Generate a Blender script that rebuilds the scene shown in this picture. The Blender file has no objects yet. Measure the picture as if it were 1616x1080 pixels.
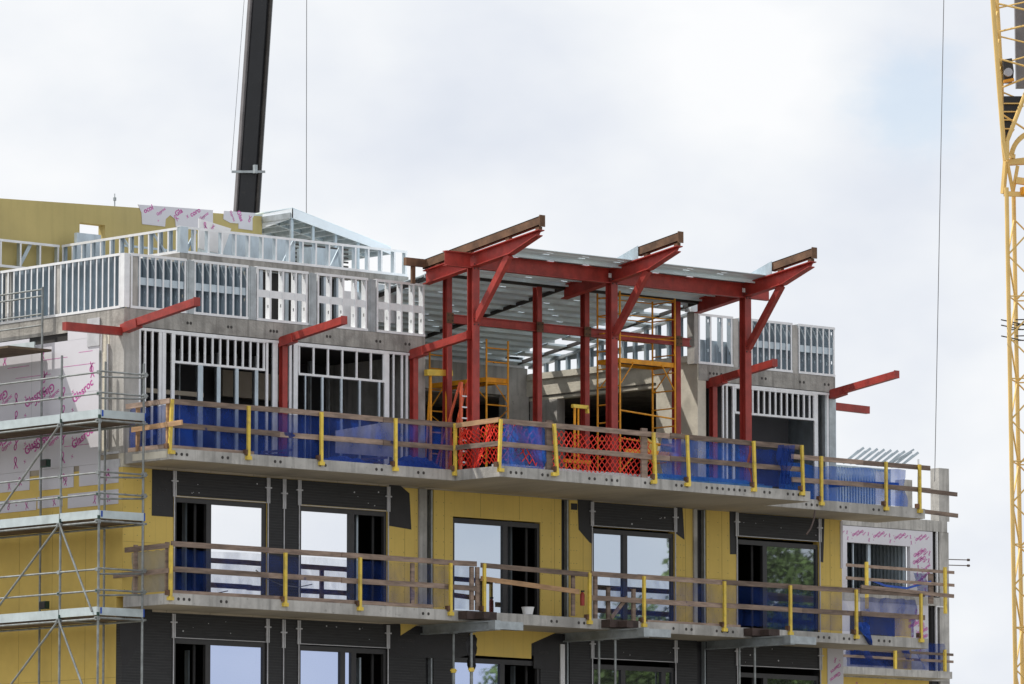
import bpy, math, random
from math import sin, cos, pi, radians
from mathutils import Vector, Matrix
random.seed(7)
S = bpy.context.scene
COL = S.collection

# ------------------------------------------------------------------ camera (200 mm, street level, tilted up 6.3 deg)
F, CX, CY = 8978.0, 808.0, 540.0
AZ, PIT = radians(48.1), math.atan(990 / 8978.0)
PX, PY, PZ = -76.10864, -97.50241, 1.7
cam = bpy.data.cameras.new('camera'); camo = bpy.data.objects.new('camera', cam); COL.objects.link(camo)
camo.location = (PX, PY, PZ); camo.rotation_euler = (pi / 2 + PIT, 0, AZ - pi / 2)
cam.lens = F / 1616 * 36; cam.sensor_width = 36; cam.clip_start = 1; cam.clip_end = 6000
S.camera = camo

# ------------------------------------------------------------------ sky and sun
SUN_TO = Vector((-.52, .87, 1.58)).normalized()
w = bpy.data.worlds.new('World'); S.world = w; w.use_nodes = True
nt = w.node_tree; N = nt.nodes; L = nt.links; N.clear()
out = N.new('ShaderNodeOutputWorld'); bg = N.new('ShaderNodeBackground'); bg.inputs[1].default_value = .1
sky = N.new('ShaderNodeTexSky'); sky.sky_type = 'NISHITA'; sky.sun_disc = False
sky.sun_elevation = math.asin(SUN_TO.z); sky.sun_rotation = math.atan2(SUN_TO.x, SUN_TO.y)
tc = N.new('ShaderNodeTexCoord')
def wnoise(scale, det, rough, sc3=(1, 1, 1.6), loc=(0, 0, 0)):
    m = N.new('ShaderNodeMapping'); m.inputs['Scale'].default_value = sc3; m.inputs['Location'].default_value = loc
    L.new(tc.outputs['Generated'], m.inputs[0])
    n = N.new('ShaderNodeTexNoise'); n.inputs['Scale'].default_value = scale; n.inputs['Detail'].default_value = det
    n.inputs['Roughness'].default_value = rough; L.new(m.outputs[0], n.inputs[0]); return n
def wramp(src, stops):
    r = N.new('ShaderNodeValToRGB'); L.new(src, r.inputs[0]); e = r.color_ramp.elements
    while len(e) < len(stops): e.new(.5)
    for k, (p, c) in enumerate(stops): e[k].position = p; e[k].color = (*c, 1)
    return r
n1 = wnoise(13, 5, .48, loc=(.37, .1, .2)); n2 = wnoise(7.5, 3, .5, loc=(.75, .42, .33))
cl = wramp(n1.outputs[0], [(.30, (.66, .71, .80)), (.42, (.755, .79, .855)), (.52, (.84, .865, .90)), (.62, (.92, .93, .945))])
mul = N.new('ShaderNodeVectorMath'); mul.operation = 'SCALE'; mul.inputs['Scale'].default_value = 10.6
L.new(cl.outputs[0], mul.inputs[0])
mk = wramp(n2.outputs[0], [(.60, (1, 1, 1)), (.76, (.35, .35, .35))])
mix = N.new('ShaderNodeMix'); mix.data_type = 'RGBA'
gap = N.new('ShaderNodeVectorMath'); gap.operation = 'DISTANCE'
_u, _v = (1440 - 808) / F, (540 - 165) / F; _h = cos(PIT) - _v * sin(PIT)
_d = Vector((cos(AZ) * _h + sin(AZ) * _u, sin(AZ) * _h - cos(AZ) * _u, sin(PIT) + _v * cos(PIT))).normalized()
L.new(tc.outputs['Generated'], gap.inputs[0]); gap.inputs[1].default_value = _d
n3 = wnoise(60, 5, .6, loc=(.2, .9, .1)); jit = N.new('ShaderNodeMath'); jit.operation = 'MULTIPLY_ADD'; L.new(n3.outputs[0], jit.inputs[0]); jit.inputs[1].default_value = .022; L.new(gap.outputs['Value'], jit.inputs[2])
gm = N.new('ShaderNodeMapRange'); gm.interpolation_type = 'SMOOTHSTEP'; gm.inputs[1].default_value = .013; gm.inputs[2].default_value = .027; gm.inputs[3].default_value = .62; gm.inputs[4].default_value = 1; L.new(jit.outputs[0], gm.inputs[0])
mk2 = N.new('ShaderNodeMath'); mk2.operation = 'MULTIPLY'; L.new(mk.outputs[0], mk2.inputs[0]); L.new(gm.outputs[0], mk2.inputs[1])
blue = N.new('ShaderNodeVectorMath'); blue.operation = 'SCALE'; blue.inputs['Scale'].default_value = 1.6
L.new(mk2.outputs[0], mix.inputs[0]); L.new(sky.outputs[0], blue.inputs[0]); L.new(blue.outputs[0], mix.inputs[6]); L.new(mul.outputs[0], mix.inputs[7])
L.new(mix.outputs[2], bg.inputs[0]); L.new(bg.outputs[0], out.inputs[0])
sl = bpy.data.lights.new('sun', 'SUN'); sl.energy = 5.0; sl.angle = radians(.8); sl.color = (1, .95, .87)
so = bpy.data.objects.new('sun', sl); COL.objects.link(so); so.rotation_euler = SUN_TO.to_track_quat('Z', 'Y').to_euler(); so.location = (0, 0, 60)
S.view_settings.view_transform = 'Standard'; S.view_settings.look = 'None'; S.view_settings.exposure = 0; S.view_settings.gamma = 1
S.cycles.transparent_max_bounces = 24; S.cycles.max_bounces = 8

# ------------------------------------------------------------------ survey helpers: a sight line met with a known wall plane gives metres
ca, sa, cp, sp = cos(AZ), sin(AZ), cos(PIT), sin(PIT)
def ray(px, py):
    u = (px - CX) / F; v = (CY - py) / F; h = cp - v * sp
    return (ca * h + sa * u, sa * h - ca * u, sp + v * cp)
def onY(px, py, Y):
    d = ray(px, py); t = (Y - PY) / d[1]; return (PX + d[0] * t, Y, PZ + d[2] * t)
def onX(px, py, X):
    d = ray(px, py); t = (X - PX) / d[0]; return (X, PY + d[1] * t, PZ + d[2] * t)
def onD(px, py, D):                               # at D metres in front of the camera
    d = ray(px, py); t = D / (d[0] * ca + d[1] * sa); return (PX + d[0] * t, PY + d[1] * t, PZ + d[2] * t)
def FX(px, y=780, Y=0): return onY(px, y, Y)[0]

# ------------------------------------------------------------------ materials
def mat(name): 
    m = bpy.data.materials.new(name); m.use_nodes = True
    return m, m.node_tree, m.node_tree.nodes['Principled BSDF']
def surf(name, col, rough=.6, metal=0, var=.12, scale=3.0, dark=None, dirt=0.0, bump=0.0, stretch=(1, 1, 1), bscale=None, fleck=None, bands=None, streak=0.0, objrand=0.0):
    m, t, b = mat(name); n = t.nodes; l = t.links
    b.inputs['Roughness'].default_value = rough; b.inputs['Metallic'].default_value = metal
    c = n.new('ShaderNodeTexCoord'); mp = n.new('ShaderNodeMapping'); mp.inputs['Scale'].default_value = stretch; l.new(c.outputs['Object'], mp.inputs[0])
    no = n.new('ShaderNodeTexNoise'); no.inputs['Scale'].default_value = scale; no.inputs['Detail'].default_value = 7; no.inputs['Roughness'].default_value = .62
    l.new(mp.outputs[0], no.inputs[0])
    r = n.new('ShaderNodeValToRGB'); l.new(no.outputs[0], r.inputs[0])
    lo = tuple(max(0, x * (1 - var)) for x in col); hi = tuple(min(1, x * (1 + var)) for x in col)
    r.color_ramp.elements[0].position = .34; r.color_ramp.elements[0].color = (*lo, 1)
    r.color_ramp.elements[1].position = .66; r.color_ramp.elements[1].color = (*hi, 1)
    last = r.outputs[0]
    def layer(src_sc, pos, colr, amount, last):
        n2 = n.new('ShaderNodeTexNoise'); n2.inputs['Scale'].default_value = src_sc; n2.inputs['Detail'].default_value = 5
        l.new(mp.outputs[0], n2.inputs[0])
        q = n.new('ShaderNodeValToRGB'); q.color_ramp.elements[0].position = pos; q.color_ramp.elements[0].color = (0, 0, 0, 1)
        q.color_ramp.elements[1].position = pos + .12; q.color_ramp.elements[1].color = (amount,) * 3 + (1,)
        l.new(n2.outputs[0], q.inputs[0])
        mx = n.new('ShaderNodeMix'); mx.data_type = 'RGBA'; l.new(q.outputs[0], mx.inputs[0]); l.new(last, mx.inputs[6]); mx.inputs[7].default_value = (*colr, 1)
        return mx.outputs[2]
    if dirt: last = layer(scale * .6, .54, dark or tuple(x * .45 for x in col), dirt, last)
    if fleck: last = layer(scale * 6, .64, fleck, .8, last)
    if streak:                                   # run-off marks: tall thin stains
        ms = n.new('ShaderNodeMapping'); ms.inputs['Scale'].default_value = (5, 5, .45); l.new(c.outputs['Object'], ms.inputs[0])
        ns = n.new('ShaderNodeTexNoise'); ns.inputs['Scale'].default_value = 1.5; ns.inputs['Detail'].default_value = 5; l.new(ms.outputs[0], ns.inputs[0])
        rs = n.new('ShaderNodeMapRange'); rs.inputs[1].default_value = .48; rs.inputs[2].default_value = .72; rs.inputs[4].default_value = streak; l.new(ns.outputs[0], rs.inputs[0])
        mx = n.new('ShaderNodeMix'); mx.data_type = 'RGBA'; l.new(rs.outputs[0], mx.inputs[0]); l.new(last, mx.inputs[6]); mx.inputs[7].default_value = (*[x * .5 for x in col], 1); last = mx.outputs[2]
    if bands:                                    # (axis, period, strength, colour): printed or formed lines
        sx = n.new('ShaderNodeSeparateXYZ'); l.new(c.outputs['Object'], sx.inputs[0])
        mm = n.new('ShaderNodeMath'); mm.operation = 'MULTIPLY'; mm.inputs[1].default_value = 1 / bands[1]; l.new(sx.outputs[bands[0]], mm.inputs[0])
        fr = n.new('ShaderNodeMath'); fr.operation = 'FRACT'; l.new(mm.outputs[0], fr.inputs[0])
        lt = n.new('ShaderNodeMath'); lt.operation = 'LESS_THAN'; lt.inputs[1].default_value = bands[4] if len(bands) > 4 else .25; l.new(fr.outputs[0], lt.inputs[0])
        nb_ = n.new('ShaderNodeTexNoise'); nb_.inputs['Scale'].default_value = 3.0; l.new(c.outputs['Object'], nb_.inputs[0])
        m2 = n.new('ShaderNodeMath'); m2.operation = 'MULTIPLY'; l.new(lt.outputs[0], m2.inputs[0]); l.new(nb_.outputs[0], m2.inputs[1])
        m3 = n.new('ShaderNodeMath'); m3.operation = 'MULTIPLY'; l.new(m2.outputs[0], m3.inputs[0]); m3.inputs[1].default_value = bands[2]
        mx = n.new('ShaderNodeMix'); mx.data_type = 'RGBA'; l.new(m3.outputs[0], mx.inputs[0]); l.new(last, mx.inputs[6]); mx.inputs[7].default_value = (*bands[3], 1); last = mx.outputs[2]
    if objrand:
        oi = n.new('ShaderNodeObjectInfo'); hs = n.new('ShaderNodeHueSaturation'); mr_ = n.new('ShaderNodeMapRange'); mr_.inputs[3].default_value = 1 - objrand; mr_.inputs[4].default_value = 1 + objrand
        l.new(oi.outputs['Random'], mr_.inputs[0]); l.new(mr_.outputs[0], hs.inputs['Value']); l.new(last, hs.inputs['Color']); last = hs.outputs[0]
    l.new(last, b.inputs['Base Color'])
    if bump:
        bp = n.new('ShaderNodeBump'); bp.inputs['Strength'].default_value = bump; bp.inputs['Distance'].default_value = .02
        nb = n.new('ShaderNodeTexNoise'); nb.inputs['Scale'].default_value = bscale or scale * 8; nb.inputs['Detail'].default_value = 4
        l.new(c.outputs['Object'], nb.inputs[0]); l.new(nb.outputs[0], bp.inputs['Height']); l.new(bp.outputs[0], b.inputs['Normal'])
    return m
M = {}
M['concrete'] = surf('concrete', (.47, .455, .43), .9, var=.18, scale=1.6, dirt=.55, dark=(.24, .23, .21), bump=.4, fleck=(.25, .24, .22), streak=.7)
M['concrete_dark'] = surf('rough_dark_concrete', (.36, .345, .32), .92, var=.25, scale=2.4, dirt=.6, dark=(.17, .16, .15), bump=.5, fleck=(.5, .48, .45), streak=.8)
M['cream_concrete'] = surf('pale_concrete', (.68, .64, .54), .9, var=.12, scale=2.2, dirt=.35, dark=(.33, .31, .27), bump=.3)
M['soffit'] = surf('formed_concrete', (.48, .42, .33), .9, var=.15, scale=.9, dirt=.4, dark=(.24, .21, .16), stretch=(1, .3, 1), bump=.2, bands=(0, 1.22, .9, (.25, .21, .16), .02))
M['galv'] = surf('galvanised_steel', (.47, .545, .60), .36, .45, var=.16, scale=5, stretch=(1, 1, .35), bump=.05)
M['galv_dull'] = surf('dull_galvanised_steel', (.42, .46, .48), .5, .5, var=.18, scale=4, dirt=.3)
M['galv_bright'] = surf('bright_galvanised_track', (.80, .81, .83), .4, .1, var=.08, scale=5)
M['tube'] = surf('scaffold_tube_steel', (.27, .29, .29), .5, .4, var=.25, scale=6, dirt=.4, dark=(.16, .15, .13))
M['toe'] = surf('scaffold_toe_board_metal', (.50, .57, .59), .55, .2, var=.12, scale=2.5, dirt=.35, dark=(.3, .34, .35))
M['red'] = surf('red_primer', (.35, .040, .030), .5, var=.24, scale=3.5, dirt=.45, dark=(.23, .03, .022), fleck=(.50, .10, .055), streak=.3, bump=.1, objrand=.12)
M['rust'] = surf('rusty_steel', (.15, .08, .045), .85, var=.4, scale=3, dirt=.5, dark=(.09, .05, .03), fleck=(.32, .2, .1))
M['dark_steel'] = surf('dark_steel', (.05, .045, .042), .6, .3, var=.3, scale=3)
M['yellow_board'] = surf('yellow_sheathing', (.77, .56, .15), .85, var=.05, scale=1.1, dirt=.3, dark=(.58, .45, .17), bands=(0, .30, .5, (.52, .37, .10), .05))
M['yellow_seam'] = surf('sheathing_seam', (.36, .26, .08), .9)
M['yellow_dull'] = surf('dull_mustard_sheathing', (.50, .41, .17), .9, var=.07, scale=.8, dirt=.35, dark=(.42, .35, .17), streak=.15)  # duller mustard than the front sheathing
M['membrane'] = surf('black_membrane', (.019, .019, .021), .6, var=.4, scale=2, stretch=(1, 1, 14), fleck=(.06, .06, .06), bump=.15, bands=(2, .062, .6, (.07, .075, .078), .22))
M['membrane_plain'] = surf('plain_black_membrane', (.012, .011, .013), .5, var=.3, scale=3, bump=.2)
M['gyp'] = surf('white_gypsum_board', (.66, .65, .70), .8, var=.035, scale=.8, dirt=.15, dark=(.55, .55, .6))
M['magenta'] = surf('magenta_ink', (.52, .10, .36), .8, var=.35, scale=9, fleck=(.62, .45, .6))
M['ink_grey'] = surf('grey_ink', (.05, .048, .05), .8, var=.25, scale=5)
M['frame'] = surf('charcoal_window_frame', (.035, .034, .036), .45, var=.15, scale=4)
M['trim'] = surf('mill_finish_trim', (.55, .55, .57), .45, .3, var=.12, scale=5)
M['galv_white'] = surf('steel_painted_sunlit', (.82, .84, .86), .45, .05, var=.06, scale=5)  # sunlit copy of the galvanised steel, the brightness put into the colour
M['galv_blue'] = surf('shade_blue_steel_sheet', (.20, .27, .33), .5, .3, var=.2, scale=2, stretch=(1, 1, .4))  # shaded blue-grey of the stud webs put into the sheet colour
M['white'] = surf('white_plastic', (.75, .75, .76), .5, var=.05, scale=4)
M['wood'] = surf('weathered_timber', (.26, .19, .15), .9, var=.35, scale=2.2, stretch=(1, 1, 6), dirt=.45, dark=(.12, .09, .08), fleck=(.4, .3, .22), objrand=.35)
M['wood_new'] = surf('fresh_timber', (.46, .28, .15), .85, var=.25, scale=2.2, stretch=(1, 1, 6), dirt=.3)
M['dark_wood'] = surf('dark_wet_timber', (.06, .04, .035), .85, var=.4, scale=4)
M['deck_wood'] = surf('brown_deck_boards', (.12, .085, .055), .9, var=.3, scale=3)
M['yellow'] = surf('yellow_paint', (.80, .58, .08), .55, var=.14, scale=6, dirt=.55, dark=(.42, .30, .10), fleck=(.35, .27, .18), objrand=.12)
M['orange'] = surf('orange_yellow_paint', (.80, .34, .01), .5, var=.18, scale=6, dirt=.3, dark=(.5, .15, .02))
M['crane'] = surf('crane_yellow_paint', (.74, .50, .17), .5, var=.1, scale=.8)
M['boom'] = surf('black_boom_paint', (.010, .011, .014), .5, var=.25, scale=1.2, fleck=(.05, .045, .04))
M['boom_grey'] = surf('grey_boom_paint', (.17, .16, .165), .5, var=.2, scale=1.2)
M['cable'] = surf('steel_cable', (.17, .17, .18), .6, .3)
M['ladder'] = surf('orange_red_fibreglass', (.72, .13, .05), .5, var=.15, scale=6)
M['lamp'] = surf('dark_green_plastic', (.015, .05, .035), .5)
M['rebar'] = surf('brown_rebar', (.12, .09, .08), .8, .3)
M['blue'] = surf('blue_tarpaulin', (.01, .07, .40), .5, var=.3, scale=4, bump=.3)
M['blue_film'] = surf('blue_wrapped_profile', (.10, .30, .62), .4, var=.2, scale=5)
M['plaster'] = surf('plasterboard_painted_dark', (.05, .05, .054), .9, var=.12, scale=.9, dirt=.35, dark=(.06, .06, .06))  # board darkened, the shade of the rooms is in its colour
M['inner'] = surf('interior_painted_dark', (.03, .028, .027), .9, var=.2, scale=2)  # near-black base paints in the darkness of the rooms
M['ground'] = surf('dusty_ground', (.19, .18, .155), .95, var=.25, scale=.15, dirt=.4, bump=.2)
M['asphalt'] = surf('asphalt', (.05, .05, .052), .9, var=.2, scale=1.2, bump=.2)
M['deckmetal'] = surf('corrugated_deck_steel', (.72, .84, .93), .45, .02, var=.14, scale=1.5, dirt=.25, dark=(.33, .37, .4), stretch=(.4, 2, 1))
M['canopymetal'] = surf('pale_blue_steel', (.74, .79, .84), .5, .05, var=.06, scale=1.5)
M['bark'] = surf('bark', (.09, .07, .05), .95, var=.3, scale=5)
M['leaf'] = surf('leaves', (.085, .13, .025), .7, var=.45, scale=.9, fleck=(.16, .17, .03))

def netmat(name, col, alpha, weave=0.0, hole=None):
    m, t, b = mat(name); n = t.nodes; l = t.links
    b.inputs['Base Color'].default_value = (*col, 1); b.inputs['Roughness'].default_value = .7
    c = n.new('ShaderNodeTexCoord'); no = n.new('ShaderNodeTexNoise'); no.inputs['Scale'].default_value = 1.7; no.inputs['Detail'].default_value = 4
    mp = n.new('ShaderNodeMapping'); mp.inputs['Scale'].default_value = (1.6, 1.6, .7); l.new(c.outputs['Object'], mp.inputs[0]); l.new(mp.outputs[0], no.inputs[0])
    mr = n.new('ShaderNodeMapRange'); mr.inputs[1].default_value = .3; mr.inputs[2].default_value = .7
    mr.inputs[3].default_value = alpha - .16; mr.inputs[4].default_value = min(1, alpha + .16); l.new(no.outputs[0], mr.inputs[0])
    tr = n.new('ShaderNodeBsdfTransparent'); tl = n.new('ShaderNodeBsdfTranslucent'); tl.inputs[0].default_value = (*col, 1)
    a = n.new('ShaderNodeMixShader'); a.inputs[0].default_value = .4; l.new(b.outputs[0], a.inputs[1]); l.new(tl.outputs[0], a.inputs[2])
    x = n.new('ShaderNodeMixShader'); l.new(mr.outputs[0], x.inputs[0]); l.new(tr.outputs[0], x.inputs[1]); l.new(a.outputs[0], x.inputs[2])
    l.new(x.outputs[0], n['Material Output'].inputs[0]); return m
M['net_blue'] = netmat('blue_debris_netting', (.004, .045, .30), .62)
M['net_thin'] = netmat('thin_blue_debris_netting', (.008, .06, .36), .24)
M['net_pale'] = netmat('pale_blue_debris_netting', (.006, .13, .62), .62)
M['net_grey'] = netmat('grey_translucent_sheet', (.30, .31, .33), .62)
M['net_orange'] = surf('orange_barrier_mesh', (.80, .035, .015), .6, var=.15, scale=4)
M['net_pink'] = netmat('bunched_red_mesh', (.75, .03, .05), .42)

def glassmat(name, refl, tint):
    m, t, b = mat(name); n = t.nodes; l = t.links
    b.inputs['Base Color'].default_value = (.01, .012, .015, 1); b.inputs['Roughness'].default_value = .15
    g = n.new('ShaderNodeBsdfGlossy'); g.inputs['Roughness'].default_value = .015; g.inputs['Color'].default_value = (*tint, 1)
    bp = n.new('ShaderNodeBump'); bp.inputs['Strength'].default_value = .04; bp.inputs['Distance'].default_value = .01
    no = n.new('ShaderNodeTexNoise'); no.inputs['Scale'].default_value = .8; c = n.new('ShaderNodeTexCoord'); l.new(c.outputs['Object'], no.inputs[0])
    l.new(no.outputs[0], bp.inputs['Height']); l.new(bp.outputs[0], g.inputs['Normal'])
    x = n.new('ShaderNodeMixShader'); x.inputs[0].default_value = refl; l.new(b.outputs[0], x.inputs[1]); l.new(g.outputs[0], x.inputs[2])
    l.new(x.outputs[0], n['Material Output'].inputs[0]); return m
M['pane'] = glassmat('coated_glass', .93, (.97, .98, 1))
M['pane_blue'] = glassmat('blue_tinted_glass', .66, (.84, .92, 1.0))
M['pane_mid'] = glassmat('grey_blue_glass', .85, (.60, .68, .90))
M['pane_dark'] = glassmat('weak_mirror_glass', .36, (.78, .88, 1.0))  # reflection turned down so the mirrored trees come out darker

# ------------------------------------------------------------------ mesh builder
class MB:
    def __init__(s): s.v = []; s.f = []
    def add(s, vs, fs):
        o = len(s.v); s.v += [tuple(p) for p in vs]; s.f += [tuple(i + o for i in f) for f in fs]; return s
    def box(s, x0, x1, y0, y1, z0, z1):
        if x0 > x1: x0, x1 = x1, x0
        if y0 > y1: y0, y1 = y1, y0
        if z0 > z1: z0, z1 = z1, z0
        return s.add([(x0, y0, z0), (x1, y0, z0), (x1, y1, z0), (x0, y1, z0), (x0, y0, z1), (x1, y0, z1), (x1, y1, z1), (x0, y1, z1)],
                     [(0, 3, 2, 1), (4, 5, 6, 7), (0, 1, 5, 4), (1, 2, 6, 5), (2, 3, 7, 6), (3, 0, 4, 7)])
    def bar(s, p, q, w, h=None, up=(0, 0, 1)):
        p, q = Vector(p), Vector(q); d = (q - p).normalized(); u = Vector(up)
        if abs(d.dot(u)) > .98: u = Vector((0, 1, 0))
        a = d.cross(u).normalized(); b = a.cross(d).normalized(); h = h or w; a *= w / 2; b *= h / 2
        vs = [p - a - b, p + a - b, p + a + b, p - a + b, q - a - b, q + a - b, q + a + b, q - a + b]
        return s.add(vs, [(0, 1, 2, 3), (7, 6, 5, 4), (0, 4, 5, 1), (1, 5, 6, 2), (2, 6, 7, 3), (3, 7, 4, 0)])
    def ibar(s, p, q, w, h, t=.025, up=(0, 0, 1)):      # I-section: flanges across 'up'
        p, q = Vector(p), Vector(q); d = (q - p).normalized(); u = Vector(up)
        a = d.cross(u).normalized(); b = a.cross(d).normalized()
        s.bar(p + b * (h / 2 - t / 2), q + b * (h / 2 - t / 2), w, t, up); s.bar(p - b * (h / 2 - t / 2), q - b * (h / 2 - t / 2), w, t, up)
        return s.bar(p, q, t * .8, h - 2 * t, up)
    def tube(s, p, q, r, n=8, r2=None):
        p, q = Vector(p), Vector(q); d = (q - p).normalized(); u = Vector((0, 0, 1)) if abs(d.z) < .9 else Vector((1, 0, 0))
        a = d.cross(u).normalized(); b = a.cross(d).normalized(); r2 = r if r2 is None else r2
        vs = [p + (a * cos(2 * pi * k / n) + b * sin(2 * pi * k / n)) * r for k in range(n)] + [q + (a * cos(2 * pi * k / n) + b * sin(2 * pi * k / n)) * r2 for k in range(n)]
        return s.add(vs, [(k, (k + 1) % n, n + (k + 1) % n, n + k) for k in range(n)] + [tuple(range(n - 1, -1, -1)), tuple(range(n, 2 * n))])
    def path(s, pts, r, n=6):
        for a, b in zip(pts, pts[1:]): s.tube(a, b, r, n)
        return s
    def slab(s, pts, t):                                 # polygon with thickness vector t
        n = len(pts); t = Vector(t); a = [Vector(p) for p in pts]; vs = a + [p + t for p in a]
        return s.add(vs, [tuple(range(n)), tuple(range(2 * n - 1, n - 1, -1))] + [(k, n + k, n + (k + 1) % n, (k + 1) % n) for k in range(n)])
    def build(s, name, m, parent=None, smooth=False, label=None):
        me = bpy.data.meshes.new(name); me.from_pydata(s.v, [], s.f); me.validate(); me.update()
        import bmesh
        b = bmesh.new(); b.from_mesh(me); bmesh.ops.recalc_face_normals(b, faces=b.faces); b.to_mesh(me); b.free()
        if smooth: 
            for p in me.polygons: p.use_smooth = True
        me.materials.append(M[m] if isinstance(m, str) else m)
        o = bpy.data.objects.new(name, me); COL.objects.link(o)
        if parent: o.parent = parent; o.matrix_parent_inverse = Matrix.Translation(parent_loc(parent)).inverted()
        if label: o['label'] = label
        return o
def parent_loc(o):
    v = Vector((0, 0, 0))
    while o: v = v + o.location + (o.matrix_parent_inverse.translation if o.parent else Vector((0, 0, 0))); o = o.parent
    return v
def tag(o, label, cat, group=None, kind=None):
    o['label'] = label; o['category'] = cat
    if group: o['group'] = group
    if kind: o['kind'] = kind
    return o
def struct(o): o['kind'] = 'structure'; return o
def thing(name, label, cat, loc=(0, 0, 0), group=None):
    o = bpy.data.objects.new(name, None); COL.objects.link(o); o.location = loc; return tag(o, label, cat, group)

L1, L2, L3, L4, PT = 6.65, 9.75, 12.88, 16.06, 17.27     # floor levels and parapet top

# ------------------------------------------------------------------ ground
struct(MB().box(-900, 1500, -700, 1700, -.5, 0).build('ground', 'ground'))
struct(MB().box(-300, 300, -24, -14, .004, .008).build('road', 'asphalt'))

# ------------------------------------------------------------------ printed lettering on the gypsum boards
_tc = {}
def textmesh(body):
    if body in _tc: return _tc[body]
    cu = bpy.data.curves.new('lettering', 'FONT'); cu.body = body; cu.size = 1; cu.resolution_u = 3; cu.offset = .03
    o = bpy.data.objects.new('lettering', cu); COL.objects.link(o); dg = bpy.context.evaluated_depsgraph_get(); dg.update()
    me = o.evaluated_get(dg).to_mesh(); vs = [tuple(v.co[:2]) for v in me.vertices]; fs = [tuple(p.vertices) for p in me.polygons]
    o.evaluated_get(dg).to_mesh_clear(); bpy.data.objects.remove(o); bpy.data.curves.remove(cu)
    wd = max(v[0] for v in vs); _tc[body] = ([(x - wd / 2, y - .33) for x, y in vs], fs); return _tc[body]
def put2d(mb, vs, fs, o, u, v, ang, size):
    o, u, v = Vector(o), Vector(u), Vector(v); c, s_ = cos(ang) * size, sin(ang) * size
    mb.add([o + u * (x * c - y * s_) + v * (x * s_ + y * c) for x, y in vs], fs)
def ribbon2d():
    P = [(-.24, -.5), (-.02, -.14), (.13, .10), (.15, .28), (.08, .41), (0, .45), (-.08, .41), (-.15, .28), (-.13, .10), (.02, -.14), (.24, -.5)]
    vs, fs = [], []
    for k, (x, y) in enumerate(P):
        a = P[max(0, k - 1)]; b = P[min(len(P) - 1, k + 1)]; dx, dy = b[0] - a[0], b[1] - a[1]; q = math.hypot(dx, dy); h = .06
        vs += [(x - dy / q * h, y + dx / q * h), (x + dy / q * h, y - dx / q * h)]
        if k: fs.append((2 * k - 2, 2 * k - 1, 2 * k + 1, 2 * k))
    return vs, fs
RIB = ribbon2d()
def prints(o, u, v, W, H, sc=1.0, seed=1, dens=1.0, inside=None):
    """rows of rising lettering in a W x H field whose lower left corner is o"""
    rnd = random.Random(seed); mb = MB(); u, v, o = Vector(u), Vector(v), Vector(o)
    def ok(x, y, r): return r < x < W - r and r * .7 < y < H - r * .7 and (inside is None or inside(x, y, r))
    y = .2 * sc; row = 0
    while y < H:
        x = .2 * sc + (row % 2) * .35 * sc; k = row
        while x < W:
            kind = k % 5; a = radians((27 if u.y else 33) + rnd.uniform(-3, 3)); p = o + u * x + v * y; k += 1
            if kind == 0 and ok(x, y, .30 * sc): put2d(mb, *textmesh('Glasroc'), p, u, v, a, .255 * sc)
            elif kind == 1 and ok(x, y, .32 * sc): put2d(mb, *textmesh('Glasroc'), p, u, v, a + pi, .255 * sc)
            elif kind == 2 and ok(x, y, .3 * sc): put2d(mb, *textmesh('Gyproc'), p, u, v, a, .13 * sc)
            elif kind == 3 and ok(x, y, .14 * sc): put2d(mb, *RIB, p, u, v, rnd.choice((-.2, .1, pi - .3)), .27 * sc)
            elif kind == 4 and ok(x, y, .22 * sc): put2d(mb, *textmesh('X'), p, u, v, a, .10 * sc)
            x += .50 * sc / dens
        y += .40 * sc; row += 1
    return mb

# ================================================================== the main building
B = thing('apartment_building', 'unfinished apartment block with yellow sheathing, black membrane and concrete balconies in front', 'building', (0, 0, 0))
SPLIT = {'partition', 'side_wall', 'column', 'edge_trim', 'interior_stud', 'roof_panel', 'roof_plate', 'setback_panel', 'setback_dark_panel', 'post', 'interior_beam', 'stud_frame_', 'dark_gap', 'terrace_wall_'}
def part(mb, name, m, parent=B, **k):
    if name in SPLIT and len(mb.v) > 8 and all(len(f) == 4 for f in mb.f) and len(mb.v) * 6 == len(mb.f) * 8:
        o = None
        for i in range(0, len(mb.v), 8): q = MB(); q.add(mb.v[i:i + 8], [tuple(a - i for a in f) for f in mb.f[i * 6 // 8:i * 6 // 8 + 6]]); o = q.build(name, m, parent, **k)
        return o
    return mb.build(name, m, parent, **k)

# floor slabs with their balconies
def ring_slab(name, x0, x1, y0, y1, z0, z1, m='concrete'): return part(MB().box(x0, x1, y0, y1, z0, z1), name, m)
ring_slab('roof_slab', 0, 8.71, 0, 14, 15.68, L4, 'concrete_dark'); ring_slab('roof_slab', 17.36, 21.97, 0, 14, 15.68, L4, 'concrete_dark'); ring_slab('roof_slab', 8.71, 17.36, 6.3, 14, 15.68, L4)
s3 = MB(); 
s3.slab([(0.03, 0.0, L3), (0.03, -1.6, L3), (8.22, -1.6, L3), (8.22, -3.1, L3), (18.0, -3.1, L3 - .03), (18.0, -1.6, L3 - .03), (23.42, -1.6, L3 - .06), (23.42, 0, L3 - .06)], (0, 0, -.24))
bal3 = part(s3, 'balcony_slab', 'concrete', label='upper concrete balcony slab stepping forward under the red frame')
part(MB().box(0.012, 22.0, .002, 14, L3 - .3, L3 - .002), 'floor_slab', 'soffit')
s2 = MB(); s2.slab([(0.03, 0, L2), (0.03, -1.6, L2), (23.5, -1.6, L2 - .08), (23.5, 0, L2 - .08)], (0, 0, -.24))
bal2 = part(s2, 'balcony_slab', 'concrete', label='lower straight concrete balcony slab')
part(MB().box(0.21, 22.0, .002, 14, L2 - .3, L2 - .003), 'floor_slab', 'soffit')
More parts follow.
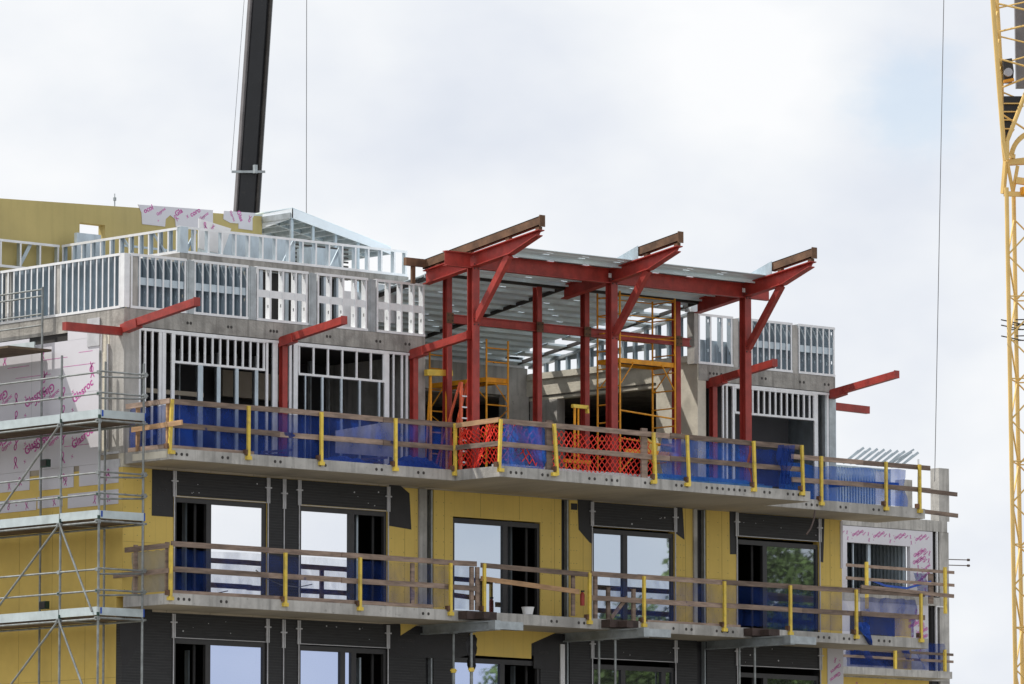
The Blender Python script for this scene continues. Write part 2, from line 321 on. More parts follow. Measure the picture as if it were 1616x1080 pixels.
part(MB().box(0.21, 22.0, .21, 14, L1 - .3, L1), 'floor_slab', 'soffit')
# tan formwork face left on the soffits
part(MB().slab([(.06, -.01, L3 - .241), (.06, -1.56, L3 - .241), (8.26, -1.56, L3 - .241), (8.26, -3.06, L3 - .241), (17.96, -3.06, L3 - .272), (17.96, -1.56, L3 - .272), (23.38, -1.56, L3 - .301), (23.38, -.01, L3 - .301)], (0, 0, -.006)), 'soffit', 'soffit')
part(MB().slab([(.06, -.01, L2 - .241), (.06, -1.56, L2 - .241), (23.46, -1.56, L2 - .321), (23.46, -.01, L2 - .321)], (0, 0, -.006)), 'soffit', 'soffit')
# cast-in tie holes along the slab edges
def holes(px0s, Y, zc, parent):
    m = MB()
    for px, n in px0s:
        for k in range(n):
            x = FX(px + 8.5 * k, 740, Y); z = zc(x); m.tube((x, Y - .004, z), (x, Y + .02, z), .036, 10)
    m.build('tie_hole', 'dark_steel', parent)
holes([(278, 3), (351, 2), (434, 2), (505, 2), (594, 2), (660, 2), ], -1.6, lambda x: L3 - .12, bal3)
holes([(806, 3), (856, 2), (930, 2), (957, 3), (1018, 2), (1067, 3), (1115, 4), (1150, 4), (1206, 2), (1243, 4)], -3.1, lambda x: L3 - .13, bal3)
holes([(1326, 2), (1378, 3), (1272, 3)], -1.6, lambda x: L3 - .17, bal3)
holes([(283, 3), (350, 2), (668, 2), (870, 2), (913, 2), (1062, 1), (1082, 2), (1130, 4), (1290, 3), (1330, 3), (1385, 3)], -1.6, lambda x: L2 - .12 - x * .0034, bal2)
# pale patch on the slab end
part(MB().box(.02, .022, -1.5, -.3, L3 - .2, L3 - .05), 'slab_patch', 'cream_concrete', bal3)

part(MB().box(.3, 8.6, .16, 3.4, 15.655, 15.675).box(17.7, 21.8, .16, 1.7, 15.655, 15.675).box(.3, 8.6, .16, 3.4, L3 + .002, L3 + .012), 'interior_shade_sheet', 'inner')  # near-black sheets over floors and ceilings deepen the rooms' shade
for zf_ in (L2, L1): part(MB().box(.3, 21.7, .21, 5.2, zf_ + .003, zf_ + .015), 'interior_shade_sheet', 'inner'); part(MB().box(.3, 21.7, .21, 5.2, zf_ + 2.78, zf_ + 2.79), 'interior_shade_sheet', 'inner')
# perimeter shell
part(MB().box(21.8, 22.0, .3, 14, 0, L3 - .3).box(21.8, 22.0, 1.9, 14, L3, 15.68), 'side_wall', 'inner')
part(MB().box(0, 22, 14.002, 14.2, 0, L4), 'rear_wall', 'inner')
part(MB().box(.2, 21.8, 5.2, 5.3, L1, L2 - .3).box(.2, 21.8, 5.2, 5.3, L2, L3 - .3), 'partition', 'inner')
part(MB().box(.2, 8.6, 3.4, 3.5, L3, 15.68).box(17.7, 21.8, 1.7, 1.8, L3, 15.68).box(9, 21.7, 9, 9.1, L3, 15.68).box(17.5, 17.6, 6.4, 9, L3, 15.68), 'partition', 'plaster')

# side wall under the scaffold
part(MB().box(0, .2, .2, 14, 0, L3 - .302), 'side_wall', 'yellow_board', label='yellow sheathed side wall behind the scaffold')
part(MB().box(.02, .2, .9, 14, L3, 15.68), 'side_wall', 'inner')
def sheet(pxs, X, t, name, m, lab=None):
    return part(MB().slab([onX(px, py, X) for px, py in pxs], (t, 0, 0)), name, m, label=lab)
bigb = part(MB().box(-.012, .018, .86, 12, 12.70, 15.50), 'sheathing_board', 'gyp', label='large white board sheet with magenta lettering on the side wall')
part(MB().box(-.014, .0, .92, 2.0, 15.5, 15.72).box(-.014, .0, 3.4, 9, 15.5, 15.66), 'sheathing_board', 'gyp')
def nosc(x, y, r): return True
prints((-.0135, 12, 12.72), (0, -1, 0), (0, 0, 1), 11.1, 1.0, 1.0, 3, 1.45).build('printed_lettering', 'magenta', bigb)
prints((-.0135, 12, 13.75), (0, -1, 0), (0, 0, 1), 11.1, 1.15, 1.0, 5, 1.45).build('printed_lettering', 'magenta', bigb)
fl = MB()
for (y, z, ln) in ((4.2, 15.05, .8), (2.9, 15.13, .9), (3.9, 14.8, 1.3), (2.2, 14.92, 1.2), (1.6, 15.2, .5), (3.6, 13.2, .7), (2.1, 13.15, .9)): fl.box(-.0135, -.0125, y - ln, y, z, z + .012)
put2d(fl, *RIB, (-.0135, 2.9, 15.28), (0, -1, 0), (0, 0, 1), -.1, .24); put2d(fl, *RIB, (-.0135, 4.3, 15.25), (0, -1, 0), (0, 0, 1), -.1, .24); put2d(fl, *RIB, (-.0135, 1.15, 14.85), (0, -1, 0), (0, 0, 1), 2.9, .22)
fl.build('printed_lettering', 'magenta', bigb)
fd = MB().box(-.0135, -.0125, .9, 12, 14.31, 14.316).box(-.0135, -.0125, .9, 12, 13.62, 13.626).box(-.0135, -.0125, 3.3, 3.31, 13.3, 15.4)
fd.build('board_joint', 'galv_dull', bigb)
sb = []
for (y1, y0, z0, z1, sd) in ((12, 3.35, 12.28, 12.695, 1), (3.0, 1.75, 12.24, 12.695, 2), (1.55, .15, 12.24, 12.695, 3), (12, 3.1, 11.82, 12.09, 4), (3.05, 2.15, 11.84, 12.1, 5), (1.95, .15, 11.78, 12.1, 6)):
    o = part(MB().box(-.012, -.0005, y0, y1, z0, z1), 'sheathing_board', 'gyp')
    q = prints((-.0135, y1, z0), (0, -1, 0), (0, 0, 1), y1 - y0, z1 - z0, .72, sd, 1.3)
    if not q.v: put2d(q, *RIB, (-.0135, y0 + .3, (z0 + z1) / 2), (0, -1, 0), (0, 0, 1), .2, .2)
    else: put2d(q, *RIB, (-.0135, y0 + .35, (z0 + z1) / 2), (0, -1, 0), (0, 0, 1), .2, .2)
    q.build('printed_lettering', 'magenta', o)
# corner column of the top storey with splash stains, and its little studs
part(MB().box(.0, .42, .0, .5, L3, 15.68), 'column', 'concrete', label='stained concrete corner column under the roof slab')
part(MB().box(.0, .18, -.0, .16, L3 - .3, L3 - .002).box(.02, .3, .55, .85, L3, 15.68), 'column', 'cream_concrete')
part(MB().box(-.03, -.008, .84, 1.28, 15.30, 15.92).box(-.06, -.03, .72, .76, L3, 15.68).box(-.06, -.01, .50, .53, L3 + .1, 15.3).box(-.02, .0, .12, .86, L3 + .0, L3 + .05).box(-.02, 0, .1, .85, L3 - .3, L3 - .12), 'edge_trim', 'trim')

# front walls, storey by storey
WIN = [(1.44, 4.06), (5.0, 7.58), (9.56, 12.26), (13.9, 16.54), (18.61, 21.37)]
H2, H1 = 12.0, 8.9
SLOT = [(8.74, 8.98), (12.92, 13.18), (17.27, 17.60)]
def front_wall(z0, z1, head, m, x0=.0, x1=22.16, wins=WIN):
    mb = MB(); xs = x0
    cut = sorted([(a, b, 'w') for a, b in wins] + [(a, b, 's') for a, b in SLOT])
    for a, b, t in cut:
        mb.box(xs, a, 0, .2, z0, z1)
        if t == 'w': mb.box(a, b, 0, .2, head, z1)
        xs = b
    mb.box(xs, x1, 0, .2, z0, z1); return part(mb, 'front_wall', m)
front_wall(L2 - .002, L3 - .305, H2, 'yellow_board')
front_wall(L1, L2 - .305, H1, 'membrane')
for zz0, zz1 in ((L1, L2 - .31), (L2, L3 - .31)):
    for a, b in SLOT:
        part(MB().box(a, b, .14, .2, zz0, zz1), 'slot_back', 'membrane_plain')
        part(MB().box(b - .05, b - .01, .03, .14, zz0, zz1), 'slot_stud', 'galv_dull')
    for a, aw in (((8.50, .235), (17.14, .11)) if zz0 > 8 else ()): part(MB().box(a, a + aw, -.05, .03, zz0, zz1), 'facade_column', 'concrete')
part(MB().box(22.1, 22.17, -.03, 0, 11.4, 12.55), 'corner_board', 'gyp')
part(MB().box(21.62, 22.16, -.03, -.002, L1, L2 - .31), 'corner_board', 'gyp')
prints((21.62, -.032, L1), (1, 0, 0), (0, 0, 1), .54, 2.7, .5, 8, 1.6).build('printed_lettering', 'magenta', B)
part(MB().box(21.38, 21.62, -.012, -.001, L1, L2 - .31), 'corner_board', 'yellow_board')

def flat(pxs, m, name='membrane', Y=-.001, t=.006, **k): return part(MB().slab([onY(px, py, Y) for px, py in pxs], (0, -t, 0)), name, m, **k)
def rect(x0, x1, z0, z1, m, name='membrane', t=.006, Y=0, **k): return part(MB().box(x0, x1, Y - t, Y - .001, z0, z1), name, m, **k)
ZT = L3 - .31
rect(.80, 1.40, 11.55, ZT, 'membrane_plain'); 
rect(1.44, 4.06, 12.03, ZT, 'membrane'); rect(4.062, 4.998, L2, ZT, 'membrane'); rect(5.0, 7.58, 12.03, ZT, 'membrane')
flat([(614, 752), (630, 765), (646, 779), (649, 836), (614, 830)], 'membrane_plain')
rect(13.9, 16.54, 12.0, ZT, 'membrane'); flat([(911, 780), (935, 782), (935, 859), (930, 856), (913, 836)], 'membrane_plain'); flat([(1067, 800), (1077, 801), (1080, 852), (1066, 842)], 'membrane_plain')
rect(18.61, 21.37, 12.0, ZT, 'membrane'); flat([(1151, 805), (1162, 806), (1162, 875), (1152, 875)], 'membrane_plain'); flat([(1294, 816), (1301, 817), (1299, 888), (1293, 886)], 'membrane_plain')
rect(13.22, 13.42, 12.35, 12.5, 'membrane_plain')
# lower row: plain membrane over the banded one, and patches of yellow where it is missing
flat([(188, 975), (225, 975), (225, 962), (240, 962), (240, 980), (200, 1050), (192, 1050)], 'membrane_plain')
flat([(632, 982), (662, 984), (632, 1003)], 'yellow_board', 'sheathing_patch', t=.012)
flat([(745, 990), (885, 995), (838, 1016), (838, 1040), (740, 1034), (735, 1020)], 'yellow_board', 'sheathing_patch', t=.012)
flat([(605, 985), (631, 985), (631, 1004), (720, 1000), (735, 1020), (740, 1034), (715, 1040), (614, 1036)], 'membrane_plain')
flat([(842, 1010), (889, 1000), (889, 1060), (842, 1055)], 'membrane_plain')
part(MB().box(12.86, 12.99, -.04, -.001, L1, 9.2), 'edge_trim', 'white')
# faint lettering on the plain membrane
fn = MB()
for (x, z, t, s_) in ((.95, 12.15, 'neo', .16), (.9, 11.8, '- - -', .14), (8.0, 9.12, 'Sempatap', .13), (12.2, 9.0, 'Sempa', .12), (7.9, 8.95, '- -- -', .1)):
    put2d(fn, *textmesh(t), (x + .15, -.0085, z), (1, 0, 0), (0, 0, 1), 0, s_)
fn.build('printed_lettering', 'ink_grey', B)
# grey scuffs, chalk dabs on the membranes
ch = MB(); rr = random.Random(4)
for zlo, zhi in ((12.08, 12.5), (8.98, 9.35)):
    for a, b in (WIN[0], WIN[1], WIN[3], WIN[4]):
        for k in range(5):
            x = rr.uniform(a + .1, b - .1); z = rr.uniform(zlo, zhi); ww = rr.uniform(.006, .022)
            ch.slab([(x - ww, -.0085, z - ww * .5), (x + ww * .7, -.0085, z - ww), (x + ww * 1.4, -.0085, z + ww * .3), (x - ww * .2, -.0085, z + ww)], (0, -.001, 0))
ch.build('chalk_mark', 'trim', B)
bd = MB()
for z0_, z1_ in ((12.05, ZT), (8.95, L2 - .33)):
    for a, b in (WIN[0], WIN[1], WIN[3], WIN[4]):
        z = z0_ + .07
        while z < z1_:
            if rr.random() < .8: x = rr.uniform(a, a + .8); bd.box(x, min(b, x + rr.uniform(.8, 2.2)), -.0078, -.0072, z, z + .006)
            z += .062
bd.build('membrane_print', 'ink_grey', B)
# white drainage channels beside the openings
def channel(x, z0, z1, zl):
    part(MB().box(x - .045, x - .018, -.035, -.007, z0, z1).box(x + .018, x + .045, -.035, -.007, z0, z1).box(x - .018, x + .018, -.02, -.007, z0, z1).box(x - .09, x + .09, -.04, -.007, z0 + .33, z0 + .36).box(x - .012, x + .012, -.025, -.007, zl, z0), 'drip_channel', 'trim')
for a, b in (WIN[0], WIN[1], WIN[3], WIN[4]):
    channel(a - .02, H2, ZT, L2); channel(b + .02, H2, ZT, L2)
    channel(a - .02, H1, L2 - .32, L1); channel(b + .02, H1, L2 - .32, L1)
    part(MB().box(a + .03, b - .03, -.02, -.007, H2 + .005, H2 + .02).box(a + .03, b - .03, -.02, -.007, H1 + .005, H1 + .02), 'drip_trim', 'trim')
channel(4.54, 11.9, ZT, L2); channel(4.54, 8.8, L2 - .32, L1)
part(MB().box(4.57, 4.63, -.012, -.007, L2, 11.9).box(4.57, 4.63, -.012, -.007, L1, 8.8), 'facade_gap', 'membrane_plain')

def window(x0, x1, z0, z1, splits, kinds, pane='pane', lab=None):
    """splits: x of the mullions; kinds per field: g glass, o open"""
    fr = MB(); f = .075; y0, y1 = .03, .12
    fr.box(x0, x1, y0, y1, z1 - .11, z1).box(x0, x1, y0, y1, z0, z0 + .06).box(x0, x0 + f, y0, y1, z0 + .06, z1 - .11).box(x1 - f, x1, y0, y1, z0 + .06, z1 - .11)
    for s_ in splits: fr.box(s_ - .07, s_ + .07, y0 - .006, y1 - .006, z0 + .06, z1 - .11)
    w_ = fr.build('window', 'frame', B, label=lab)
    xs = [x0 + f] + [v for s_ in splits for v in (s_ - .07, s_ + .07)] + [x1 - f]
    for k, kd in enumerate(kinds):
        a, b = xs[2 * k], xs[2 * k + 1]
        if kd == 'g': MB().box(a, b, .07, .085, z0 + .06, z1 - .11).build('pane', pane, w_)
        else:
            MB().box(a + .03, a + .07, .02 + .3, .36, z0, z1).box(b - .16, b - .10, .25, .29, z0, z1).build('sash', 'frame', w_)
    return w_
def istud(x, y, z0, z1, m='galv'): return part(MB().box(x, x + .05, y, y + .02, z0, z1).box(x, x + .012, y + .02, y + .12, z0, z1), 'interior_stud', m)
window(1.44, 4.06, L2, H2, [2.42], 'og', lab='sliding window with white sky reflection, under the far left balcony bay')
window(5.0, 7.58, L2, H2, [6.55], 'go'); window(9.56, 12.26, L2, 11.97, [11.19], 'go', 'pane_blue'); window(13.9, 16.54, L2 - .04, 11.95, [14.97], 'gg', 'pane_blue')
window(18.61, 21.37, L2 - .06, 11.93, [19.56], 'og', 'pane_dark', lab='window reflecting green trees')
window(1.44, 4.06, L1, H1, [2.42], 'og', 'pane_mid'); window(5.0, 7.58, L1, H1 - .02, [6.3, 6.62], 'ggo', 'pane_mid')
window(9.56, 12.26, L1, 8.78, [11.1], 'go', 'pane_mid'); window(13.9, 16.54, L1, 8.78, [14.9, 16.2], 'ggg', 'pane_dark'); window(18.61, 21.37, L1, 8.75, [19.56], 'og', 'pane_dark')
for x, y in ((2.3, .7), (2.6, 1.6), (7.05, .45), (6.7, .9), (12.05, .8)): istud(x, y, L2, 12.3); istud(x + .1, y, L1, 8.7)

# ------------------------------------------------------------------ cold-formed stud framing
def cstud_x(mb, x, y0, z0, z1, d=.15, fl=.045, holes_=(), front=True):     # wall runs along X, stud seen with flange to -Y
    t = .006
    if front: mb.box(x, x + fl, y0, y0 + t, z0, z1)
    mb.box(x, x + fl, y0 + d - t, y0 + d, z0, z1)
    segs = []; z = z0
    for hz in holes_:
        segs.append((z, hz)); z = hz + .075
        mb.box(x, x + t, y0 + t, y0 + d * .33, hz, hz + .075).box(x, x + t, y0 + d * .60, y0 + d - t, hz, hz + .075)
    segs.append((z, z1))
    for a, b in segs: mb.box(x, x + t, y0 + t, y0 + d - t, a, b)
def cstud_y(mb, y, x0, z0, z1, d=.15, fl=.045, front=True):                # wall runs along Y, flange to -X
    t = .006
    if front: mb.box(x0, x0 + t, y - fl, y, z0, z1)
    mb.box(x0 + d - t, x0 + d, y - fl, y, z0, z1).box(x0 + t, x0 + d - t, y - t, y, z0, z1)
def bay_x(x0, x1, Y, z0, z1, sp, d=.15, strap=True, hl=(.25, .85), m='galv', fl=.045, back=None, parent=B):
    mb = MB(); tf = MB(); n = max(1, round((x1 - x0) / sp)); h = z1 - z0
    for k in range(n + 1):
        x = min(x0 + (x1 - x0) * k / n, x1 - fl)
        cstud_x(mb, x, Y, z0 + .004, z1 - .004, d, fl, [z0 + h * q + .02 * ((k * 7) % 5 - 2) for q in hl], False); tf.box(x, x + min(fl, .05), Y, Y + .006, z0 + .004, z1 - .004)  # front flanges in brighter steel: their lit look is in the colour
    tr = MB(); tr.v = tf.v; tr.f = tf.f; tr.box(x0 - .01, x1 + .01, Y - .008, Y + d + .008, z1 - .003, z1 + .012).box(x0 - .01, x1 + .01, Y - .008, Y - .001, z1 - .045, z1 - .003).box(x0 - .01, x1 + .01, Y - .008, Y + d + .008, z0 - .012, z0 + .003).box(x0 - .01, x1 + .01, Y - .008, Y - .001, z0 + .003, z0 + .045)
    if strap: mb.box(x0 + .05, x1 - .05, Y + .02, Y + .024, z0 + h * .44, z0 + h * .58)
    o = mb.build('stud_frame', m, parent); tr.build('track', 'galv_bright', o); return o
def bay_y(y0, y1, X, z0, z1, sp, d=.15, m='galv', parent=B, strap=False):
    mb = MB(); tr = MB(); n = max(1, round((y1 - y0) / sp)); h = z1 - z0
    for k in range(n + 1): yy = max(y0 + .045, y0 + (y1 - y0) * k / n); cstud_y(mb, yy, X, z0 + .004, z1 - .004, d, .045, False); tr.box(X, X + .006, yy - .045, yy, z0 + .004, z1 - .004)  # flange strips brighter than the webs, sunlit edges put into the colour
    tr.box(X - .008, X + d + .008, y0 - .01, y1 + .01, z1 - .003, z1 + .012).box(X - .008, X - .001, y0 - .01, y1 + .01, z1 - .045, z1 - .003).box(X - .008, X + d + .008, y0 - .01, y1 + .01, z0 - .012, z0 + .003).box(X - .008, X - .001, y0 - .01, y1 + .01, z0 + .003, z0 + .045)
    o = mb.build('stud_frame', m, parent); tr.build('track', 'galv_bright', o)
    if strap: MB().box(X + d - .03, X + d - .026, y0, y1, z0 + h * .35, z0 + h * .62).build('strap', 'galv', o)
    return o
# roof parapet, front: five bays between short concrete posts, then two bays over the right block
PZ0, PZ1 = L4 + .02, PT
part(MB().box(-.01, .14, -.006, .0, PZ0, PZ1 + .0).box(-.01, .0, 0, .14, PZ0, PZ1).box(-.008, .1, -.007, -.006, PZ0, PZ1), 'corner_stud', 'galv_bright')
bay_x(.18, 1.72, 0, PZ0, PZ1, .215); bay_x(1.95, 3.48, 0, PZ0, PZ1, .215, hl=(.3, .8)); bay_x(3.74, 5.22, 0, PZ0, PZ1, .40, fl=.06, m='galv_white')
bay_x(5.50, 6.98, 0, PZ0, PZ1, .37, fl=.06, m='galv_white'); bay_x(7.25, 8.70, 0, PZ0, PZ1, .36, fl=.06, m='galv_white')
for x in (1.74, 3.50, 5.25, 7.0): part(MB().box(x, x + .2, .01, .2, L4, PT - .03), 'parapet_post', 'concrete_dark'); part(MB().box(x - .012, x + .215, -.004, .008, L4 + .01, PT - .01).box(x + .05, x + .1, -.012, -.004, L4 + .01, PT), 'parapet_stud', 'galv_dull')
part(MB().box(.16, .38, .01, .05, L4, PT - .05), 'parapet_post', 'concrete')
bay_x(17.36, 18.5, 0, PZ0, PZ1, .37, fl=.06, strap=False); bay_x(18.72, 20.5, 0, PZ0, PZ1, .19, strap=True); bay_x(20.72, 21.96, 0, PZ0, PZ1, .2, strap=True)
for x in (18.52, 20.52): part(MB().box(x, x + .18, .01, .2, L4, PT - .03), 'parapet_post', 'concrete')
bay_y(0.2, 3.5, 21.82, PZ0, PZ1, .4)
part(MB().box(17.22, 17.34, .0, .25, L4, 17.3), 'parapet_post', 'concrete'); part(MB().box(17.1, 17.34, -.02, .2, 17.3, 17.55), 'flashing_cap', 'canopymetal')
# rear of the parapet, seen through the wide bays: half-clad setback wall
part(MB().box(17.4, 21.8, .19, .2, L4 + .0, L4 + .62), 'parapet_lining', 'galv')
part(MB().box(18.7, 21.8, .185, .19, L4 + .62, PT - .02), 'parapet_lining', 'galv')
# roof parapet, side
bay_y(.16, 12, 0, PZ0, PZ1, .215)
for y in (2.35, 4.15, 7.0): part(MB().box(.02, .2, y, y + .2, L4, PT - .03), 'parapet_post', 'concrete')
part(MB().box(.16, .17, .2, 12, L4, PT - .1), 'parapet_lining', 'galv_blue')  # dark blue-grey sheet stands for the shade between the studs
# setback frame above: ring beam and second stud parapet
ring = part(MB().box(2.73, 9.5, 1.5, 1.75, 17.46, 17.645).box(2.73, 2.98, 1.75, 6.0, 17.46, 17.645), 'ring_beam', 'concrete_dark', label='thin concrete ring beam of the setback storey')
bay_x(2.75, 9.45, 1.5, 17.66, 18.24, .39, d=.12, strap=False, hl=()); bay_y(1.62, 5.85, 2.75, 17.66, 18.22, .35, d=.12); bay_x(-.1, 2.7, 5.9, 17.6, 18.22, .55, d=.12, strap=False, hl=())
part(MB().box(2.735, 2.96, 1.488, 1.5, 17.65, 18.24), 'corner_stud', 'galv')
dg = MB()
for x in (3.0, 5.85, 7.25): dg.bar((x, 1.66, 17.66), (x + .32, 1.66, 18.2), .07, .03, (0, 1, 0))
for y in (2.1, 3.2): dg.bar((2.84, y, 17.66), (2.84, y + .5, 18.2), .05, .03, (1, 0, 0))
for x in (.35, 1.6): dg.bar((x, 6.0, 17.6), (x + .35, 6.0, 18.2), .09, .03, (0, 1, 0))
part(dg, 'diagonal_brace', 'galv')
sw = MB(); x = 2.9
for k in range(18):
    if k % 3 != 1: sw.box(2.8 + k * .38, 2.8 + k * .38 + .1, 1.55, 1.65, L4, 17.46)
part(sw, 'setback_stud', 'galv')
part(MB().box(2.8, 9.4, 1.66, 1.7, L4, L4 + .25).box(5.4, 9.4, 3.0, 3.04, L4, 17.0), 'setback_panel', 'canopymetal')
part(MB().box(5.2, 7.7, 1.70, 1.72, L4, 17.44).box(2.8, 5.2, 2.4, 2.5, L4, 17.44), 'setback_dark_panel', 'inner')  # dark panels stand for shaded openings seen between the studs
part(MB().box(7.72, 8.3, 1.70, 1.72, L4, 17.2).box(8.55, 9.3, 1.70, 1.72, L4 + .5, 17.44), 'setback_panel', 'galv_bright')
part(MB().box(.4, 1.72, .165, .17, L4, PT - .06).box(1.95, 3.46, .165, .17, L4, PT - .06), 'parapet_lining', 'galv_blue')  # same painted shade behind the first two front bays
# ductwork and panels standing on the roof behind the second parapet
part(MB().box(4.6, 7.0, 2.6, 3.2, 17.66, 18.42).box(7.3, 8.2, 2.4, 2.9, 17.66, 18.25), 'roof_panel', 'galv')
lv = MB()
for k in range(8): lv.box(7.0, 9.2, 3.3, 3.34, 17.7 + k * .1, 17.74 + k * .1)
part(lv, 'louvre', 'dark_steel')
lb_ = part(MB().slab([onY(314, 345, 2.0), onY(365, 361, 2.0), onY(352, 398, 2.0), onY(344, 400, 2.0), onY(314, 392, 2.0)], (0, .03, 0)), 'leaning_board', 'white'); q_ = MB(); put2d(q_, *RIB, onY(324, 356, 1.98), (1, 0, 0), (0, 0, 1), .2, .16); put2d(q_, *RIB, onY(336, 359, 1.98), (1, 0, 0), (0, 0, 1), 2.6, .13); q_.build('printed_lettering', 'magenta', lb_)
part(MB().box(2.9, 3.6, 5.5, 5.6, 17.7, 18.5).box(4.1, 6.4, 5.3, 5.36, 18.26, 18.31), 'roof_plate', 'galv')
# penthouse wall
def ptop(x): return 19.19 + .035 * (x - 1.1)
pw = MB(); ow = (3.44, 4.18, 18.28, 18.84)
pw.slab([(-.6, 6.1, L4), (ow[0], 6.1, L4), (ow[0], 6.1, ptop(ow[0])), (-.6, 6.1, ptop(-.6))], (0, .25, 0))
pw.slab([(ow[1], 6.1, L4), (8.88, 6.1, L4), (8.88, 6.1, ptop(8.88)), (ow[1], 6.1, ptop(ow[1]))], (0, .25, 0))
pw.slab([(ow[0], 6.1, L4), (ow[1], 6.1, L4), (ow[1], 6.1, ow[2]), (ow[0], 6.1, ow[2])], (0, .25, 0)); pw.slab([(ow[0], 6.1, ow[3]), (ow[1], 6.1, ow[3]), (ow[1], 6.1, ptop(ow[1])), (ow[0], 6.1, ptop(ow[0]))], (0, .25, 0))
part(pw, 'penthouse_wall', 'yellow_dull', label='yellow penthouse wall with a square hole, behind the roof framing')
def pboard(pxs, lets, sd):
    o = part(MB().slab([onY(px, py, 6.098) for px, py in pxs], (0, -.014, 0)), 'sheathing_board', 'gyp')
    mb = MB()
    for (px, py, t, a, s_) in lets:
        p = onY(px, py, 6.082)
        if t == 'R': put2d(mb, *RIB, p, (1, 0, 0), (0, 0, 1), a, s_)
        else: put2d(mb, *textmesh(t), p, (1, 0, 0), (0, 0, 1), a, s_)
    mb.build('printed_lettering', 'magenta', o)
pboard([(217, 323), (335.5, 332), (335.5, 362), (277, 358), (276, 346), (268, 340), (261, 346), (260, 358), (224, 354), (223, 336)],
       [(234, 330, 'ocol', .45, .17), (254, 334, 'Gyproc', .62, .10), (282, 335, 'Gla', .55, .17), (308, 335, 'coro', .5, .17), (322, 341, 'Gyproc', .6, .1), (278, 344, 'R', .9, .16), (296, 342, 'X', .5, .1), (250, 348, 'x', 0, .07)], 1)
pboard([(353, 333), (403, 336.5), (398, 345), (398, 364), (376, 361), (376, 353), (363, 352), (352, 346)], [(367, 341, 'Gyproc', -1.1, .09), (379, 341, 'Glas', -1.1, .15), (394, 346, 'R', 2.9, .16)], 2)
# half-built metal roof beside it
RF = thing('roof_frame', 'pale metal sloping roof frame with exposed joists at the end of the yellow penthouse wall', 'roof frame', (8.9, 5, 18.3))
P = lambda px, py, Y: Vector(onY(px, py, Y))
a_, b_ = P(461, 329, 5.0), P(617, 391, 5.0); a2, b2 = P(461, 344, 5.0), P(617, 401, 5.0); dep = Vector((0, 1.15, -.0))
MB().slab([a_, b_, b2, a2], (0, .03, 0)).build('fascia', 'canopymetal', RF)
lft = P(414, 338, 6.05); lft2 = P(414, 360, 6.05)
MB().slab([a_, Vector((a_.x, 6.1, lft.z)), Vector((a_.x, 6.1, lft2.z)), a2], (.03, 0, 0)).build('end_fascia', 'canopymetal', RF)
MB().slab([a_, b_, b_ + Vector((0, 3.5, .0)), a_ + Vector((0, 3.5, .0))], (0, 0, .02)).build('roof_sheet', 'deckmetal', RF)
js = MB()
for k in range(10):
    q = a2.lerp(b2, k / 9.0) + Vector((0, .04, .06)); js.bar(q, q + Vector((0, 3.3, 0)), .05, .14)
for yy in (.9, 1.9, 3.0): js.bar(a2 + Vector((0, yy, .03)), b2 + Vector((0, yy, .03)), .05, .08)
js.build('joist', 'galv_dull', RF)
ps = MB()
for k, xx in enumerate((8.95, 9.6, 10.3, 11.0)): ps.box(xx, xx + .07, 5.1, 5.16, 17.0, a2.z + (b2.z - a2.z) * (xx - a2.x) / (b2.x - a2.x) + .03)
for k in range(4): ps.box(8.96, 9.0, 5.3 + k * .22, 5.38 + k * .22, 17.0, 18.85)
ps.build('post', 'galv', RF)
# ------------------------------------------------------------------ recessed terrace behind the red frame
YB = 6.1
part(MB().box(8.9, 17.36, YB, YB + .2, 15.72, 16.36).box(8.9, 17.36, YB, YB + .2, 16.36, 16.42), 'terrace_band', 'concrete', label='grey concrete band across the back of the terrace')
part(MB().box(17.33, 17.6, .006, 1.45, L3, 15.675).box(17.33, 17.355, .006, 1.45, 15.675, 16.27).box(17.33, 17.355, 1.45, YB, 15.72, 16.27).box(17.355, 17.6, 1.45, YB, 15.60, 15.675), 'terrace_wall', 'cream_concrete', label='sunlit pale concrete wall and lintel on the right of the terrace')
part(MB().box(17.28, 17.33, .006, 6.0, 16.12, 16.272), 'terrace_ledge', 'cream_concrete')
part(MB().box(16.55, 17.32, YB - .1, YB + .15, L3, 15.715).box(17.345, 17.6, 5.0, 5.99, L3, 15.6), 'column', 'concrete')
part(MB().box(8.45, 8.71, -.002, .9, L3, 15.68), 'column', 'concrete'); part(MB().box(8.6, 8.71, .9, 6.1, L3, 16.06), 'terrace_wall', 'concrete')
bay_x(9, 17.3, YB + .05, 16.44, 16.74, .8, strap=False, hl=(), m='galv_dull'); part(MB().box(9, 17.3, YB + .22, YB + .24, 16.42, 16.8), 'clerestory_back', 'membrane_plain')
cs = MB(); ct = MB()
def dz(y): return 17.78 + .15 * (-2 - y)
for k in range(15):
    y = .35 + k * .40; cstud_y(cs, y, 17.40, 16.29, dz(y) - .09, .12, .06 + .03 * (k % 3 == 0))
ct.slab([(17.38, .2, dz(.2) - .09), (17.38, 6.1, dz(6.1) - .09), (17.38, 6.1, dz(6.1) - .15), (17.38, .2, dz(.2) - .15)], (.16, 0, 0)); ct.box(17.38, 17.54, .2, 6.1, 16.272, 16.29)
ct.box(17.5, 17.53, .5, 6.1, 16.55, 16.70)
part(cs, 'stud_frame', 'galv'); part(ct, 'track', 'galv_dull')

